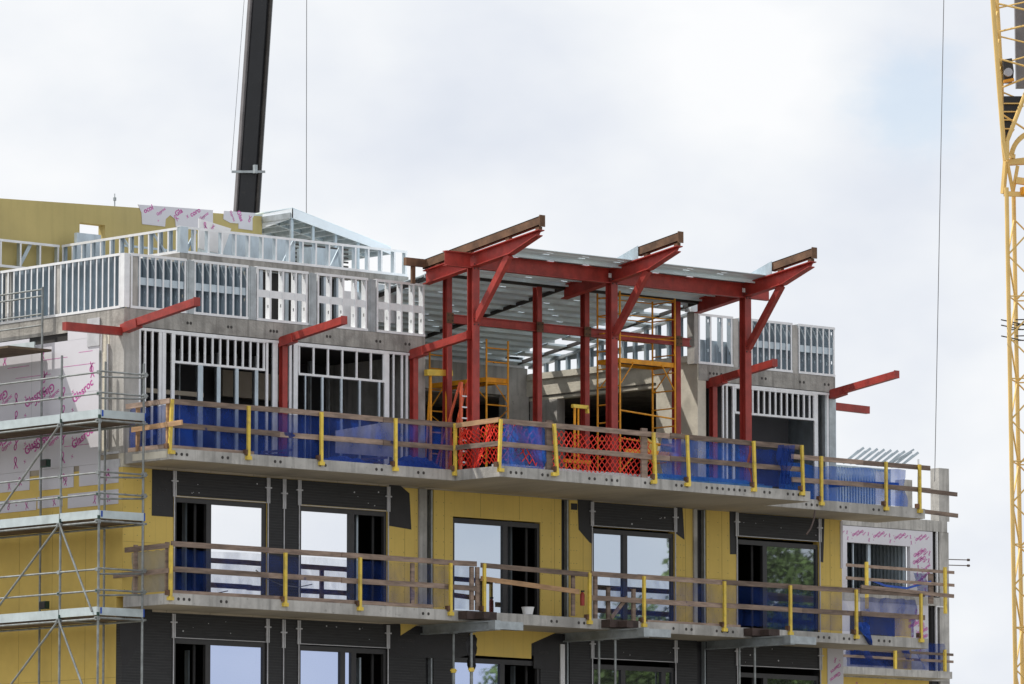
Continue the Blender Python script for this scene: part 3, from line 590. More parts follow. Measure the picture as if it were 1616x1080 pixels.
# top storey front wall in studs
def hdr(x0, x1, zt, zb, sp, jl=.1):
    mb = MB(); n = round((x1 - x0) / sp)
    for k in range(n + 1): cstud_x(mb, min(x0 + (x1 - x0) * k / n, x1 - .045), .0, zb, zt, .035, .045)
    o = part(mb, 'header_frame', 'galv_bright'); MB().box(x0 - .02, x1 + .02, -.01, .13, zt, zt + .05).box(x0, x1, -.01, .13, zb - .05, zb).build('track', 'galv_bright', o)
def studs(pxs, z0=L3, z1=15.63, m='galv_bright'):
    for px, wd in pxs:
        x = FX(px, 650); mb = MB().box(x, x + wd, -.008, 0, z0, z1).box(x, x + .008, 0, .03, z0, z1).box(x + wd - .008, x + wd, 0, .03, z0, z1); part(mb, 'stud', m)
studs([(218.5, .05), (227, .05), (238.5, .05), (250, .08), (255.5, .10), (270, .09), (419.5, .06), (430, .07), (434, .07), (451, .04), (456, .07), (463, .12), (606.5, .14), (620, .04), (633, .05), (640.5, .06)])
hdr(FX(274, 600), FX(418, 600), 15.58, 15.0, .215); hdr(FX(471, 600), FX(607, 600), 15.58, 14.98, .41)
studs([(390, .05), (312, .14), (342, .10), (371, .09), (402, .09)][1:], L3, 15.0, 'galv'); studs([(481, .03), (507, .06), (537, .06), (566, .06), (597, .05)], L3, 14.95, 'galv')
studs([(1129, .05), (1140, .05), (1146, .05), (1156, .07), (1285, .12), (1303, .10)]); hdr(FX(1160, 650), FX(1286, 650), 15.56, 15.0, .195)
part(MB().box(FX(1160), FX(1286), .9, .95, L3, 15.68), 'lining_board', 'plaster', label='shade-darkened board lining with scuffs inside the right opening')
part(MB().box(21.76, 21.97, .0, .3, L3, 15.68).box(21.6, 21.66, -.01, .1, L3, 15.6), 'corner_column', 'galv_dull')
part(MB().box(21.97, 21.99, .0, 1.9, L3 - .3, 15.68), 'corner_board', 'galv')
part(MB().box(.45, 8.4, -.012, .14, 15.60, 15.66).box(17.7, 21.75, -.012, .14, 15.60, 15.66), 'track', 'galv_bright')
bm = MB()
for k in range(14): bm.box(.7 + k * .55, .74 + k * .55, 2.4, 2.5, L3, 15.6)
part(bm, 'interior_stud', 'galv_dull'); part(MB().box(1.5, 3.2, 1.2, 1.25, 14.4, 14.5).box(5.2, 7.4, 3.0, 3.2, 14.7, 15.3), 'interior_beam', 'soffit')
# tie holes on roof slab edge
rh = MB()
for px in (296, 301, 360, 365, 427, 432, 437, 516, 521, 594, 600, 640, 646, 1120, 1126, 1131, 1138, 1202, 1208, 1262, 1268, 1301, 1307):
    x = FX(px, 520); rh.tube((x, -.003, 15.86), (x, .02, 15.86), .035, 10)
part(rh, 'tie_hole', 'dark_steel')

# ================================================================== red outrigger brackets
def bracket(label, x, post=True, side=None, L_=2.2, postw=.13, y1=None):
    t = thing('steel_bracket', label, 'steel bracket', (x, 0, L3 if post else 15.6), 'red steel brackets under the roof edge')
    arm = MB(); arm.bar((x, -.02, 15.66), (x, -L_, 15.66 + .13 * L_), .14, .17).bar((x, .1, 15.60), (x, -.45, 15.69), .18, .20); arm.build('arm', 'red', t)
    MB().box(x - .09, x + .09, -L_ - .012, -L_ + .002, 15.66 + .13 * L_ - .085, 15.66 + .13 * L_ + .1).build('end_plate', 'red', t)
    if side: q = MB(); q.bar((side[0], side[1], side[2]), (side[3], side[1], side[4]), .14, .18); q.build('arm', 'red', t)
    if post: MB().ibar((x + .0, -.06, L3), (x + .0, -.06, 15.58), .14, .14, .02, up=(0, 1, 0)).build('post', 'red', t)
    return t
bracket('red steel bracket on the left concrete corner column, with a second arm pointing left', .06, False, (-.0, .12, 15.55, -1.55, 15.55), 2.45)
bracket('red steel bracket and post between the two dark stud openings on the left', 4.46, True, None, 2.15)
bracket('red steel bracket and post just left of the tall red canopy column', 8.32, True, None, 1.95)
bracket('red steel bracket and post on the right block, crossing behind the last canopy column', 17.78, True, None, 2.15)
bracket('red steel bracket at the far right corner with a second short arm below', 21.85, False, (21.98, .1, 15.36, 23.2, 15.34), 2.2)

# ================================================================== red canopy frame
K = thing('steel_canopy', 'large red steel canopy frame with sloping corrugated roof over the terrace', 'steel canopy', (8.4, -2, L3))
RX = (8.41, 12.67, 16.97)
def rz(y): return 17.51 + .145 * (-.37 - y)          # top of rafter
for i, x in enumerate(RX):
    c = MB().ibar((x, -2.0, L3), (x, -2.0, rz(-2) - .3), .2, .2, .022, up=(0, 1, 0)); c.box(x - .14, x + .14, -2.14, -1.86, L3, L3 + .03); c.build('column', 'red', K)
    r = MB(); r.slab([(x, -.37, rz(-.37)), (x, -4.28, rz(-4.28)), (x, -4.20, rz(-4.2) - .09), (x, -3.3, rz(-3.3) - .29), (x, -.37, rz(-.37) - .29)], (.012, 0, 0))
    r.slab([(x - .1, -.37, rz(-.37)), (x - .1, -4.28, rz(-4.28)), (x + .1, -4.28, rz(-4.28)), (x + .1, -.37, rz(-.37))], (0, 0, .022))
    r.slab([(x - .1, -.37, rz(-.37) - .3), (x - .1, -3.3, rz(-3.3) - .3), (x + .1, -3.3, rz(-3.3) - .3), (x + .1, -.37, rz(-.37) - .3)], (0, 0, .022))
    r.slab([(x - .1, -3.3, rz(-3.3) - .3), (x - .1, -4.22, rz(-4.2) - .1), (x + .1, -4.22, rz(-4.2) - .1), (x + .1, -3.3, rz(-3.3) - .3)], (0, 0, .02))
    r.build('rafter', 'red', K)
    MB().bar((x + .0, -2.1, 16.25), (x, -3.22, rz(-3.22) - .30), .13, .15, up=(0, 1, 0)).build('strut', 'red', K)
    yb = -.32 if i == 0 else -2.95
    q = lambda y, dz_: (x - .06, y, rz(y) + .06 + (-y) * .012 + dz_)
    ch_ = MB().slab([q(yb, 0), q(-4.30, 0), q(-4.30, .21), q(yb, .21)], (.02, 0, 0)); ch_.slab([q(yb, .19), q(-4.3, .19), (x + .06, -4.3, q(-4.3, .19)[2]), (x + .06, yb, q(yb, .19)[2])], (0, 0, .02)); ch_.slab([q(yb, 0), q(-4.3, 0), (x + .06, -4.3, q(-4.3, 0)[2]), (x + .06, yb, q(yb, 0)[2])], (0, 0, .02))
    ch_.box(x - .08, x + .08, -4.325, -4.30, q(-4.3, 0)[2] - .03, q(-4.3, .22)[2] + .01); ch_.build('edge_channel', 'rust', K)
    pk = MB()
    for y in ((-.8, -1.9, -3.2, -4.2) if i == 0 else (-3.2, -4.2)): pk.box(x - .05, x + .05, y - .06, y + .06, rz(y) + .01, rz(y) + .1)
    pk.build('packer', 'rust', K)
    if i:
        MB().slab([(x - .085, -1.95, rz(-1.95) + .03), (x - .085, -2.98, rz(-2.98) + .03), (x - .085, -2.98, rz(-2.98) + .33), (x - .085, -1.95, rz(-1.95) + .16)], (.01, 0, 0)).build('flashing', 'galv', K)
        MB().box(x - .15, x - .115, -2.118, -2.112, 17.55, 17.65).box(x - .2, x - .165, -2.118, -2.112, 17.55, 17.65).build('base_mark', 'white', K)
MB().box(7.75, 8.40, -.45, -.35, 17.60, 17.78).box(7.95, 8.05, -.42, -.36, 17.2, 17.6).build('edge_channel', 'rust', K)
MB().ibar((7.55, -2.0, 17.60), (8.31, -2.0, 17.60), .15, .34, .02).ibar((8.51, -2, 17.60), (12.57, -2, 17.60), .15, .34, .02).ibar((12.77, -2, 17.60), (16.87, -2, 17.60), .15, .34, .02).ibar((17.07, -2, 17.60), (17.75, -2, 17.60), .15, .34, .02).build('front_beam', 'red', K)
for px in (706, 848, 923, 1067):
    x = FX(px, 500, -.3); MB().ibar((x, -.3, L3), (x, -.3, 17.44), .14, .17, .02, up=(0, 1, 0)).build('inner_column', 'red', K)
    MB().box(x - .1, x + .1, -.41, -.385, 16.38, 16.62).build('splice_plate', 'rust', K)
xa, xb = FX(712, 500, -.3), FX(1088, 540, -.3)
MB().ibar((xa, -.3, 16.50), (xb, -.3, 16.50), .12, .20, .02).build('tie_beam', 'red', K)
MB().box(8.7, 17.1, -.42, -.32, 17.44, 17.53).build('purlin', 'dark_steel', K)
for x in (8.75, 12.67, 16.97): MB().bar((x, -.4, dz(-.4) - .06), (x, 6.0, dz(6) - .06), .06, .08).build('rear_rafter', 'dark_steel', K)
# corrugated deck: pans running across, with small open slots
dk = MB(); y = -2.78; row = 0; rr = random.Random(9)
while y < 6.1:
    wy = .44; z0_, z1_ = dz(y), dz(y + wy); hy = y + wy * .5; hz = dz(hy)
    x = 8.62; off = .55 * (row % 2)
    stops = []; xx = x + .35 + off
    while xx < 16.1:
        if y < -1.9 or rr.random() < .55: stops.append(xx)
        xx += 1.1
    xs = x
    for hx in stops + [None]:
        xe = hx if hx else (16.35 if y > -.4 else 17.1)  # deck stops short by guess, so striped sun reaches the right wall
        dk.slab([(xs, y, z0_), (xe, y, z0_), (xe, y + wy, z1_), (xs, y + wy, z1_)], (0, 0, .012))
        if hx:
            dk.slab([(hx, y, z0_), (hx + .2, y, z0_), (hx + .2, hy - .085, dz(hy - .085)), (hx, hy - .085, dz(hy - .085))], (0, 0, .012))
            dk.slab([(hx, hy + .085, dz(hy + .085)), (hx + .2, hy + .085, dz(hy + .085)), (hx + .2, y + wy, z1_), (hx, y + wy, z1_)], (0, 0, .012)); xs = hx + .2
    dk.box(8.62, 16.35 if y > -.4 else 17.1, y + wy - .0, y + wy + .012, z1_ - .075, z1_ + .03)
    dk.slab([(8.62, y + .15, dz(y + .15) - .001), (16.3, y + .15, dz(y + .15) - .001), (16.3, y + .2, dz(y + .2) - .018), (8.62, y + .2, dz(y + .2) - .018)], (0, 0, .001))
    y += wy + .012; row += 1
dk.build('roof_deck', 'deckmetal', K)
ok_ = MB()  # guessed plates added across the deck gap to cast the sunlight stripes
for k in range(8): yy = .1 + k * .82; ok_.slab([(16.3, yy, dz(yy) - .02), (17.5, yy, dz(yy) - .02), (17.5, yy + .3, dz(yy + .3) - .02), (16.3, yy + .3, dz(yy + .3) - .02)], (0, 0, -.05))
ok_.build('sun_stripe_plate', 'deckmetal', K)

# ================================================================== guardrails
def plank(mb, p, q, h=.11, t=.04, sag=.0):
    p, q = Vector(p), Vector(q); mb.bar(p, q, t, h)
def ypost(x, Y, z0, tilt=0, t=None):
    mb = MB().bar((x + tilt, Y - .03, z0 - .08), (x, Y - .03, z0 + 1.08), .072, .055, (0, 1, 0)); mb.box(x - .07, x + .07, Y - .07, Y + .02, z0 - .1, z0 - .02)
    mb.build('post', 'yellow', t); MB().box(x + tilt - .1, x + tilt - .045, Y - .06, Y + .05, z0 + .01, z0 + .12).build('clamp', 'rust', t)
def rails(t, segs, Y, zf, hs=(1.02, .50), m='wood'):
    """segs: list of (xa, xb) board lengths"""
    rr = random.Random(len(segs) + int(Y * 7))
    for h in hs:
        for k, (a, b) in enumerate(segs):
            e = rr.uniform(-.012, .012); mb = MB(); plank(mb, (a, Y + .02 + .025 * (k % 2), zf(a) + h + e), (b, Y + .02 + .025 * (k % 2), zf(b) + h - e * .5), .115); mb.build('rail', m, t)
G = thing('guardrail', 'timber guardrail with yellow posts on the left part of the upper balcony', 'guardrail', (0, -1.6, L3), 'guardrails along the balconies')
zf3 = lambda x: L3 - .0008 * x
for px in (270, 391, 506, 623, 717): ypost(FX(px, 680, -1.6), -1.6, L3 - .03, -.06 if px == 270 else 0, G)
rails(G, [(.1, 3.1), (2.9, 6.2), (6.1, 8.3)], -1.6, zf3)
r_ = MB(); plank(r_, (.0, -1.62, L3 + 1.02), (.0, -.1, L3 + 1.0)); r_.build('rail', 'wood', G); r_ = MB(); plank(r_, (.0, -2.05, L3 + .52), (.0, -.3, L3 + .48)); r_.build('rail', 'wood_new', G)
for y in (-.45, -1.5): MB().bar((.05, y, L3), (.05, y, L3 + 1.05), .09, .05).build('timber_post', 'wood_new', G)
MB().box(.1, 2.4, -1.57, -1.53, L3, L3 + .07).box(.05, .09, -1.5, -.1, L3, L3 + .1).build('toe_board', 'wood', G)
G = thing('guardrail', 'timber guardrail with yellow posts round the forward balcony step below the red canopy', 'guardrail', (8.2, -3.1, L3), 'guardrails along the balconies')
for px in (789, 873, 1030, 1083, 1188, 1264): ypost(FX(px, 700, -3.1), -3.1, L3 - .04, {873: .1, 1030: .06, 789: -.05, 1083: .06}.get(px, .04), G)
rails(G, [(8.25, 10.6), (10.4, 13.6), (13.5, 16.0), (15.9, 17.8)], -3.1, lambda x: L3 - .0015 * x)
r_ = MB(); plank(r_, (8.2, -3.1, L3 + 1.03), (8.2, -1.6, L3 + 1.0)); r_.build('rail', 'wood_new', G); r_ = MB(); plank(r_, (8.2, -3.1, L3 + .5), (8.2, -1.6, L3 + .5)); r_.build('rail', 'wood', G)
for px in (866, 1016): x = FX(px, 700, -3.0); MB().box(x - .09, x + .09, -3.03, -2.98, L3 - .02, L3 + 1.13).build('timber_post', 'wood', G)
G = thing('guardrail', 'timber guardrail with three yellow posts at the right end of the upper balcony', 'guardrail', (19.8, -1.6, L3), 'guardrails along the balconies')
for px in (1295, 1397, 1450): ypost(FX(px, 760, -1.6), -1.6, L3 - .07, 0, G)
rails(G, [(18.9, 21.3), (21.1, 23.65)], -1.6, lambda x: L3 - .05 - .001 * x, (1.02, .48))
r_ = MB(); plank(r_, (22.4, -1.55, L3 + .42), (24.6, -1.55, L3 + .36), .1); r_.build('rail', 'wood', G); r_ = MB(); plank(r_, (23.0, -1.55, L3 - .1), (24.62, -1.55, L3 - .16), .1); r_.build('rail', 'wood', G)
G = thing('guardrail', 'timber guardrail with yellow posts on the left half of the lower balcony', 'guardrail', (0, -1.6, L2), 'guardrails along the balconies')
zf2 = lambda x: L2 - .0034 * x
for px in (268, 449, 567, 710): ypost(FX(px, 900, -1.6), -1.6, L2 - .06, 0, G)
ypost(FX(763, 900, -1.6), -1.6, L2 - .02, 0, G)
rails(G, [(.1, 2.8), (2.7, 5.0), (4.9, 7.9), (7.8, 8.9)], -1.6, lambda x: zf2(x) + .04, (1.03, .48))
r_ = MB(); plank(r_, (9.0, -1.6, L2 + 1.02), (12.3, -1.6, L2 + .96)); r_.build('rail', 'wood', G); r_ = MB(); plank(r_, (9.0, -1.6, L2 + .72), (12.0, -1.6, L2 + .55)); r_.build('rail', 'wood_new', G)
for x in (6.98, 8.75, 8.92, 11.85): MB().box(x, x + .1, -1.53, -1.48, L2, L2 + .98).build('timber_post', 'wood', G)
r_ = MB(); plank(r_, (.0, -1.62, L2 + 1.02), (.0, -.1, L2 + 1.0)); r_.build('rail', 'wood', G); r_ = MB(); plank(r_, (.0, -1.62, L2 + .48), (.0, .3, L2 + .46)); r_.build('rail', 'wood', G)
for y in (-.4, -1.5): MB().bar((.05, y, L2), (.05, y, L2 + 1.1), .09, .05).build('timber_post', 'wood', G)
MB().box(.1, 7.6, -1.56, -1.52, L2 - .01, L2 + .07).build('toe_board', 'wood', G)
G = thing('guardrail', 'timber guardrail with yellow posts on the right half of the lower balcony', 'guardrail', (12.3, -1.6, L2), 'guardrails along the balconies')
for px in (929, 1015, 1142, 1246, 1350, 1452): ypost(FX(px, 950, -1.6), -1.6, L2 - .08, 0, G)
rails(G, [(12.4, 14.0), (13.9, 16.7), (16.6, 19.2), (19.1, 21.3), (21.2, 23.4)], -1.6, lambda x: L2 - .05 + .0 * x, (1.03, .48))
r_ = MB(); plank(r_, (21.2, -1.6, L2 + 1.08), (24.4, -1.6, L2 + .99), .09); r_.build('rail', 'wood', G)
for x in (12.55, 12.95, 13.75): MB().box(x, x + .1, -1.53, -1.48, L2 - .05, L2 + (.98 if x < 12.6 else .7)).build('timber_post', 'wood', G)
r_ = MB(); r_.bar((13.1, -1.5, L2), (13.6, -1.5, L2 + .5), .04, .09); r_.build('strut', 'wood', G)
MB().box(14.2, 17.2, -1.56, -1.52, L2 - .06, L2 + .0).build('toe_board', 'wood', G)

# netting hung behind the rails
def net(label, p0, p1, z0, z1, m, amp=.045, top=None, name='debris_netting', seed=0, cat='netting'):
    rr = random.Random(seed); nx = max(6, int((Vector(p1) - Vector(p0)).length / .09)); nz = 10; p0, p1 = Vector(p0), Vector(p1); d = (p1 - p0).normalized(); nrm = Vector((d.y, -d.x, 0)); a1, a2_, a3 = (rr.uniform(0, 6) for _ in range(3))
    vs = []; fs = []
    for i in range(nx + 1):
        s_ = i / nx; zt = z1 + (top(s_) if top else 0) + .012 * sin(s_ * 25 + a1)
        for j in range(nz + 1):
            f = j / nz; z = z0 + (zt - z0) * f; off = amp * (sin(s_ * nx * .75 + a2_ + f * 2.2) * .8 + sin(s_ * nx * .21 + f * 4 + a3) * 1.3 + .7 * sin(f * 9 + s_ * nx * .4) + rr.uniform(-.35, .35)) * (.35 + .65 * (1 - abs(f - .5)))
            p = p0.lerp(p1, s_) + nrm * off; vs.append((p.x, p.y, z))
    for i in range(nx):
        for j in range(nz): k = i * (nz + 1) + j; fs.append((k, k + nz + 1, k + nz + 2, k + 1))
    return tag(MB().add(vs, fs).build(name, m, smooth=True), label, cat, 'debris netting on the balconies')
net('dark blue debris netting on the left part of the upper balcony', (.12, -1.5, 0), (8.15, -1.5, 0), L3 + .02, L3 + .97, 'net_blue', seed=1)
net('blue debris netting on the short left return of the upper balcony', (.1, -.1, 0), (.1, -1.48, 0), L3 + .05, L3 + .95, 'net_blue', .015, seed=2)
net('pale blue debris netting between the red mesh and the right end of the forward balcony', (13.3, -3.0, 0), (16.1, -3.0, 0), L3 + .03, L3 + .95, 'net_pale', seed=3)
net('blue debris netting draped beside the last forward posts of the upper balcony', (16.15, -3.0, 0), (17.35, -3.0, 0), L3 + .03, L3 + .88, 'net_blue', .05, seed=4)
net('light blue debris netting sagging across the right end of the upper balcony', (18.6, -1.48, 0), (22.9, -1.48, 0), L3 - .03, L3 + .75, 'net_pale', .04, top=lambda s: .12 * s + (.1 - .35 * s if s < .35 else 0), seed=5)
net('violet blue debris netting on the front of the forward step', (8.4, -2.98, 0), (9.7, -2.98, 0), L3 + .02, L3 + .95, 'net_pale', .05, seed=6)
net('thin blue debris netting on the left half of the lower balcony', (.15, -1.46, 0), (8.9, -1.46, 0), L2 + .02, L2 + .97, 'net_thin', seed=7)
net('thin blue debris netting on the right half of the lower balcony', (13.1, -1.46, 0), (21.3, -1.46, 0), L2 + .0, L2 + .93, 'net_thin', seed=8)
net('strong blue debris netting at the far right end of the lower balcony', (21.35, -1.46, 0), (23.2, -1.46, 0), L2 - .05, L2 + .85, 'net_blue', .05, seed=9)
tag(net('x', (.1, -.2, 0), (.1, -1.5, 0), L2 + .05, L2 + .95, 'net_grey', .015, seed=10, name='plastic_sheet'), 'grey translucent sheet closing the left return of the lower balcony', 'plastic sheet')
def cloth(label, pts, wd, m='blue', name='blue_cloth', seed=0):
    rr = random.Random(seed); vs = []; fs = []; n = len(pts); K_ = 9
    for i, (c, ww) in enumerate(zip(pts, wd)):
        for j in range(K_):
            s_ = j / (K_ - 1) - .5; vs.append((c[0] + s_ * ww * .9, c[1] + .06 * sin(j * 2.1 + i * .8) + rr.uniform(-.015, .015), c[2] + rr.uniform(-.015, .015)))
    for i in range(n - 1):
        for j in range(K_ - 1): k = i * K_ + j; fs.append((k, k + 1, k + K_ + 1, k + K_))
    return tag(MB().add(vs, fs).build(name, m, smooth=True), label, 'cloth')
cloth('crumpled bright blue sheet draped over the guardrail on the right of the forward balcony', [(17.1, -3.2, L3 + 1.0 - .115 * k) for k in range(9)], [.55, .5, .55, .6, .55, .4, .3, .35, .3], 'net_blue', seed=1)
cloth('blue rag of netting hanging off the slab at the right of the lower balcony', [(21.15 + .045 * k, -1.66, L2 + .22 - .075 * k) for k in range(8)], [.3, .4, .35, .3, .28, .22, .15, .06], seed=2)
def heap(label, x, Y, z, wx, h, m, name, cat, seed):
    rr = random.Random(seed); vs = []; fs = []; nx, ny = 16, 6
    for i in range(nx + 1):
        for j in range(ny + 1):
            e = sin(pi * i / nx) ** .6 * sin(pi * j / ny) ** .5; vs.append((x + wx * i / nx, Y + .7 * j / ny, z + h * e * rr.uniform(.55, 1.1)))
    for i in range(nx):
        for j in range(ny): k = i * (ny + 1) + j; fs.append((k, k + ny + 1, k + ny + 2, k + 1))
    return tag(MB().add(vs, fs).build(name, m), label, cat)
heap('heap of dark blue plastic sheeting on the upper balcony near the red bracket', 6.7, -1.4, L3, 1.5, .32, 'blue', 'plastic_heap', 'plastic sheeting', 1)
heap('low rumpled blue tarpaulin on the upper balcony behind the second yellow post', 4.6, -1.4, L3, 1.6, .18, 'blue', 'tarpaulin', 'tarpaulin', 2)
t = MB().slab([onY(530, 680, -.9), onY(622, 664, -.9), onY(622, 722, -.9), onY(530, 715, -.9)], (0, .02, 0)).build('board_sheet', 'gyp'); tag(t, 'pale board leaning inside the second stud opening behind blue netting', 'board')
# orange barrier mesh: real diamond strands
def diamond(label, x0, x1, Y, z0, z1, ex=.15, ez=.085, r=.008, seed=0, wob=.03, ret=False):
    rr = random.Random(seed); mb = MB(); nx = int((x1 - x0) / ex); nz = int((z1 - z0) / ez)
    g = {}
    for i in range(nx + 1):
        for j in range(nz + 1):
            xx = x0 + (i + .5 * (j % 2)) * ex + wob * sin(j * .5 + i * .3); yy = Y + wob * sin(i * .8 + j * .4); g[i, j] = (xx, yy, z0 + j * ez + wob * .6 * sin(i * .6))
            if ret: g[i, j] = (Y + (yy - Y), xx, g[i, j][2])
    for i in range(nx + 1):
        for j in range(nz):
            for k in ((i, j + 1), (i - 1 + 2 * (j % 2), j + 1)):
                if k in g: mb.bar(g[i, j], g[k], r * 2.2, r, (0, 1, 0) if not ret else (1, 0, 0))
    return tag(mb.build('barrier_mesh', 'net_orange'), label, 'barrier mesh', 'orange barrier mesh on the forward balcony')
diamond('stretched orange barrier mesh with diamond holes between the two timber posts', 9.95, 13.05, -2.93, L3 + .05, L3 + .92, seed=1, r=.009)
diamond('bunched orange barrier mesh round the left return of the forward balcony', -3.0, -1.7, 8.28, L3 + .05, L3 + 1.0, .10, .08, .009, 2, .07, ret=True)
diamond('crumpled orange barrier mesh behind the corner post of the forward balcony', 8.3, 9.75, -2.88, L3 + .1, L3 + 1.05, .17, .12, .009, 3, .10)
tag(MB().box(8.35, 13.2, -2.75, -2.69, L3 + .0, L3 + .07).box(8.5, 13.0, -2.68, -2.60, L3, L3 + .1).build('channel_bundle', 'white'), 'white metal channels lying along the edge of the forward balcony', 'metal channels')
t = MB()
for k in range(4): t.box(13.4, 17.0 - .2 * k, -2.85 + .07 * k, -2.80 + .07 * k, L3 + .0, L3 + .06 + .035 * k)
tag(t.build('channel_bundle', 'blue_film'), 'blue wrapped channels lying behind the pale blue netting', 'metal channels')

# ================================================================== orange tower scaffolds in the terrace
def frame_post_set(t, pts, z0, z1, zr):
    """a ladder frame: two posts joined by rungs"""
    mb = MB(); (xa, ya), (xb, yb) = pts
    mb.tube((xa, ya, z0), (xa, ya, z1), .024, 10).tube((xb, yb, z0), (xb, yb, z1), .024, 10)
    for z in zr: mb.tube((xa, ya, z), (xb, yb, z), .017, 8)
    mb.build('ladder_frame', 'orange', t, smooth=False)
def floor_board(t, x0, x1, y0, y1, z):
    MB().box(x0, x1, y0, y1, z - .02, z).build('platform', 'deck_wood', t)
    MB().box(x0, x1, y0 - .03, y0, z - .09, z + .02).box(x0, x1, y1, y1 + .03, z - .09, z + .02).box(x0 - .03, x0, y0 - .03, y1 + .03, z - .09, z + .02).box(x1, x1 + .03, y0 - .03, y1 + .03, z - .09, z + .02).build('platform_edge', 'orange', t)
TA = thing('tower_scaffold', 'tall orange tower scaffold beside the middle canopy column, in front of the sunlit wall', 'scaffold', (13.9, -1, L3), 'orange tower scaffolds on the terrace')
zr = [L3 + .25 + .42 * k for k in range(11)]
frame_post_set(TA, [(13.86, -.23), (13.86, -1.0)], L3, 17.45, zr); frame_post_set(TA, [(15.63, -.23), (15.63, -1.0)], L3, 17.4, zr)
floor_board(TA, 13.9, 15.6, -.95, -.28, 15.86)
br = MB()
for z in (16.4, 16.9, 17.35): br.tube((13.86, -1.0, z), (15.63, -1.0, z), .013, 8).tube((13.86, -.23, z), (15.63, -.23, z), .013, 8)
for z in (13.9, 14.55): br.tube((13.86, -1.0, z + .1), (15.63, -1.0, z), .02, 8)
br.tube((13.86, -1.0, 15.25), (14.3, -1.0, 15.8), .014, 8).tube((15.63, -1, 15.2), (15.2, -1.0, 15.8), .014, 8).tube((15.63, -.23, 15.2), (15.63, -.9, 15.8), .014, 8).tube((13.86, -.3, 15.2), (13.86, -.9, 15.75), .014, 8).tube((13.86, -1, 13.2), (14.4, -1, 13.7), .014, 8)
br.box(14.0, 15.6, -1.02, -.99, 13.62, 13.76)
br.build('brace', 'orange', TA); MB().slab([(15.0, -.7, 14.1), (15.35, -.7, 13.95), (15.3, -.7, 13.5), (15.05, -.7, 13.6)], (0, .25, .05)).build('hoist_guard', 'yellow', TA)
TB = thing('tower_scaffold', 'lower orange tower scaffold with brown platform at the back left of the terrace', 'scaffold', (10.85, .3, L3), 'orange tower scaffolds on the terrace')
zr = [L3 + .3 + .5 * k for k in range(6)] + [16.0]
frame_post_set(TB, [(10.85, .3), (11.52, .3)], L3, 16.2, zr); frame_post_set(TB, [(10.85, 2.3), (11.52, 2.3)], L3, 16.1, zr)
floor_board(TB, 10.9, 11.5, .35, 2.25, 15.30)
br = MB().tube((11.52, .3, 14.75), (11.1, .3, 15.2), .014, 8).tube((10.85, .3, 14.8), (10.85, .8, 15.2), .014, 8).tube((10.85, 2.3, 14.7), (10.85, 1.8, 15.2), .014, 8).tube((10.85, .3, 13.4), (10.85, 2.3, 14.6), .013, 8).tube((11.52, .3, 14.6), (11.52, 2.3, 13.4), .013, 8); br.build('brace', 'orange', TB)
# saw horse and folding ladder, narrow yellow trestle
SH = thing('scaffold_trestle', 'yellow trestle with splayed legs near the left end of the terrace', 'trestle', (8.9, -.2, L3))
x = FX(672, 598, -.2); x2 = FX(712, 598, -.2)
MB().bar((x, -.2, 15.22), (x2, -.2, 15.26), .12, .14).build('beam', 'yellow', SH)
lg = MB()
for xx in (x + .15, x2 - .15): lg.tube((xx, -.2, 15.2), (xx - .25, -.5, L3), .025, 8).tube((xx, -.2, 15.2), (xx + .15, .2, L3), .025, 8)
lg.build('leg', 'orange', SH)
LD = thing('step_ladder', 'orange red step ladder standing on the upper balcony behind blue netting', 'ladder', (8.9, -.8, L3))
for dx in (0, .34):
    MB().bar((8.95 + dx * .8, -.95, L3), (9.15 + dx * .55, -.75, 15.0), .07, .05).build('side_rail', 'ladder', LD)
MB().bar((8.95, .0, L3), (9.2, -.65, 15.0), .05, .04).bar((9.3, .0, L3), (9.4, -.65, 15.0), .05, .04).build('rear_leg', 'ladder', LD)
sr = MB()
for k in range(7): f = .12 + .12 * k; sr.box(8.95 + .2 * f, 9.25 + .14 * f, -.95 + .2 * f - .04, -.95 + .2 * f + .04, L3 + 2.12 * f, L3 + 2.12 * f + .03)
sr.build('step', 'galv_bright', LD)
TR = thing('access_stand', 'narrow yellow access stand behind the orange mesh, left of the middle column', 'stand', (11.9, -1.6, L3))
x = FX(906, 700, -1.8)
MB().tube((x, -1.8, L3), (x + .02, -1.8, 14.55), .03, 8).tube((x + .13, -1.8, L3), (x + .13, -1.8, 14.5), .024, 8).build('upright', 'orange', TR)
MB().box(x - .05, x + .42, -1.84, -1.76, 14.5, 14.58).bar((x + .4, -1.8, 14.54), (x + .42, -1.8, 14.4), .05, .08).build('handle', 'yellow', TR)
MB().box(x - .3, x + .5, -1.84, -1.76, L3 + .35, L3 + .43).tube((x - .25, -1.8, L3), (x - .25, -1.8, L3 + .4), .02, 8).tube((x + .45, -1.8, L3), (x + .45, -1.8, L3 + .4), .02, 8).build('base', 'orange', TR)

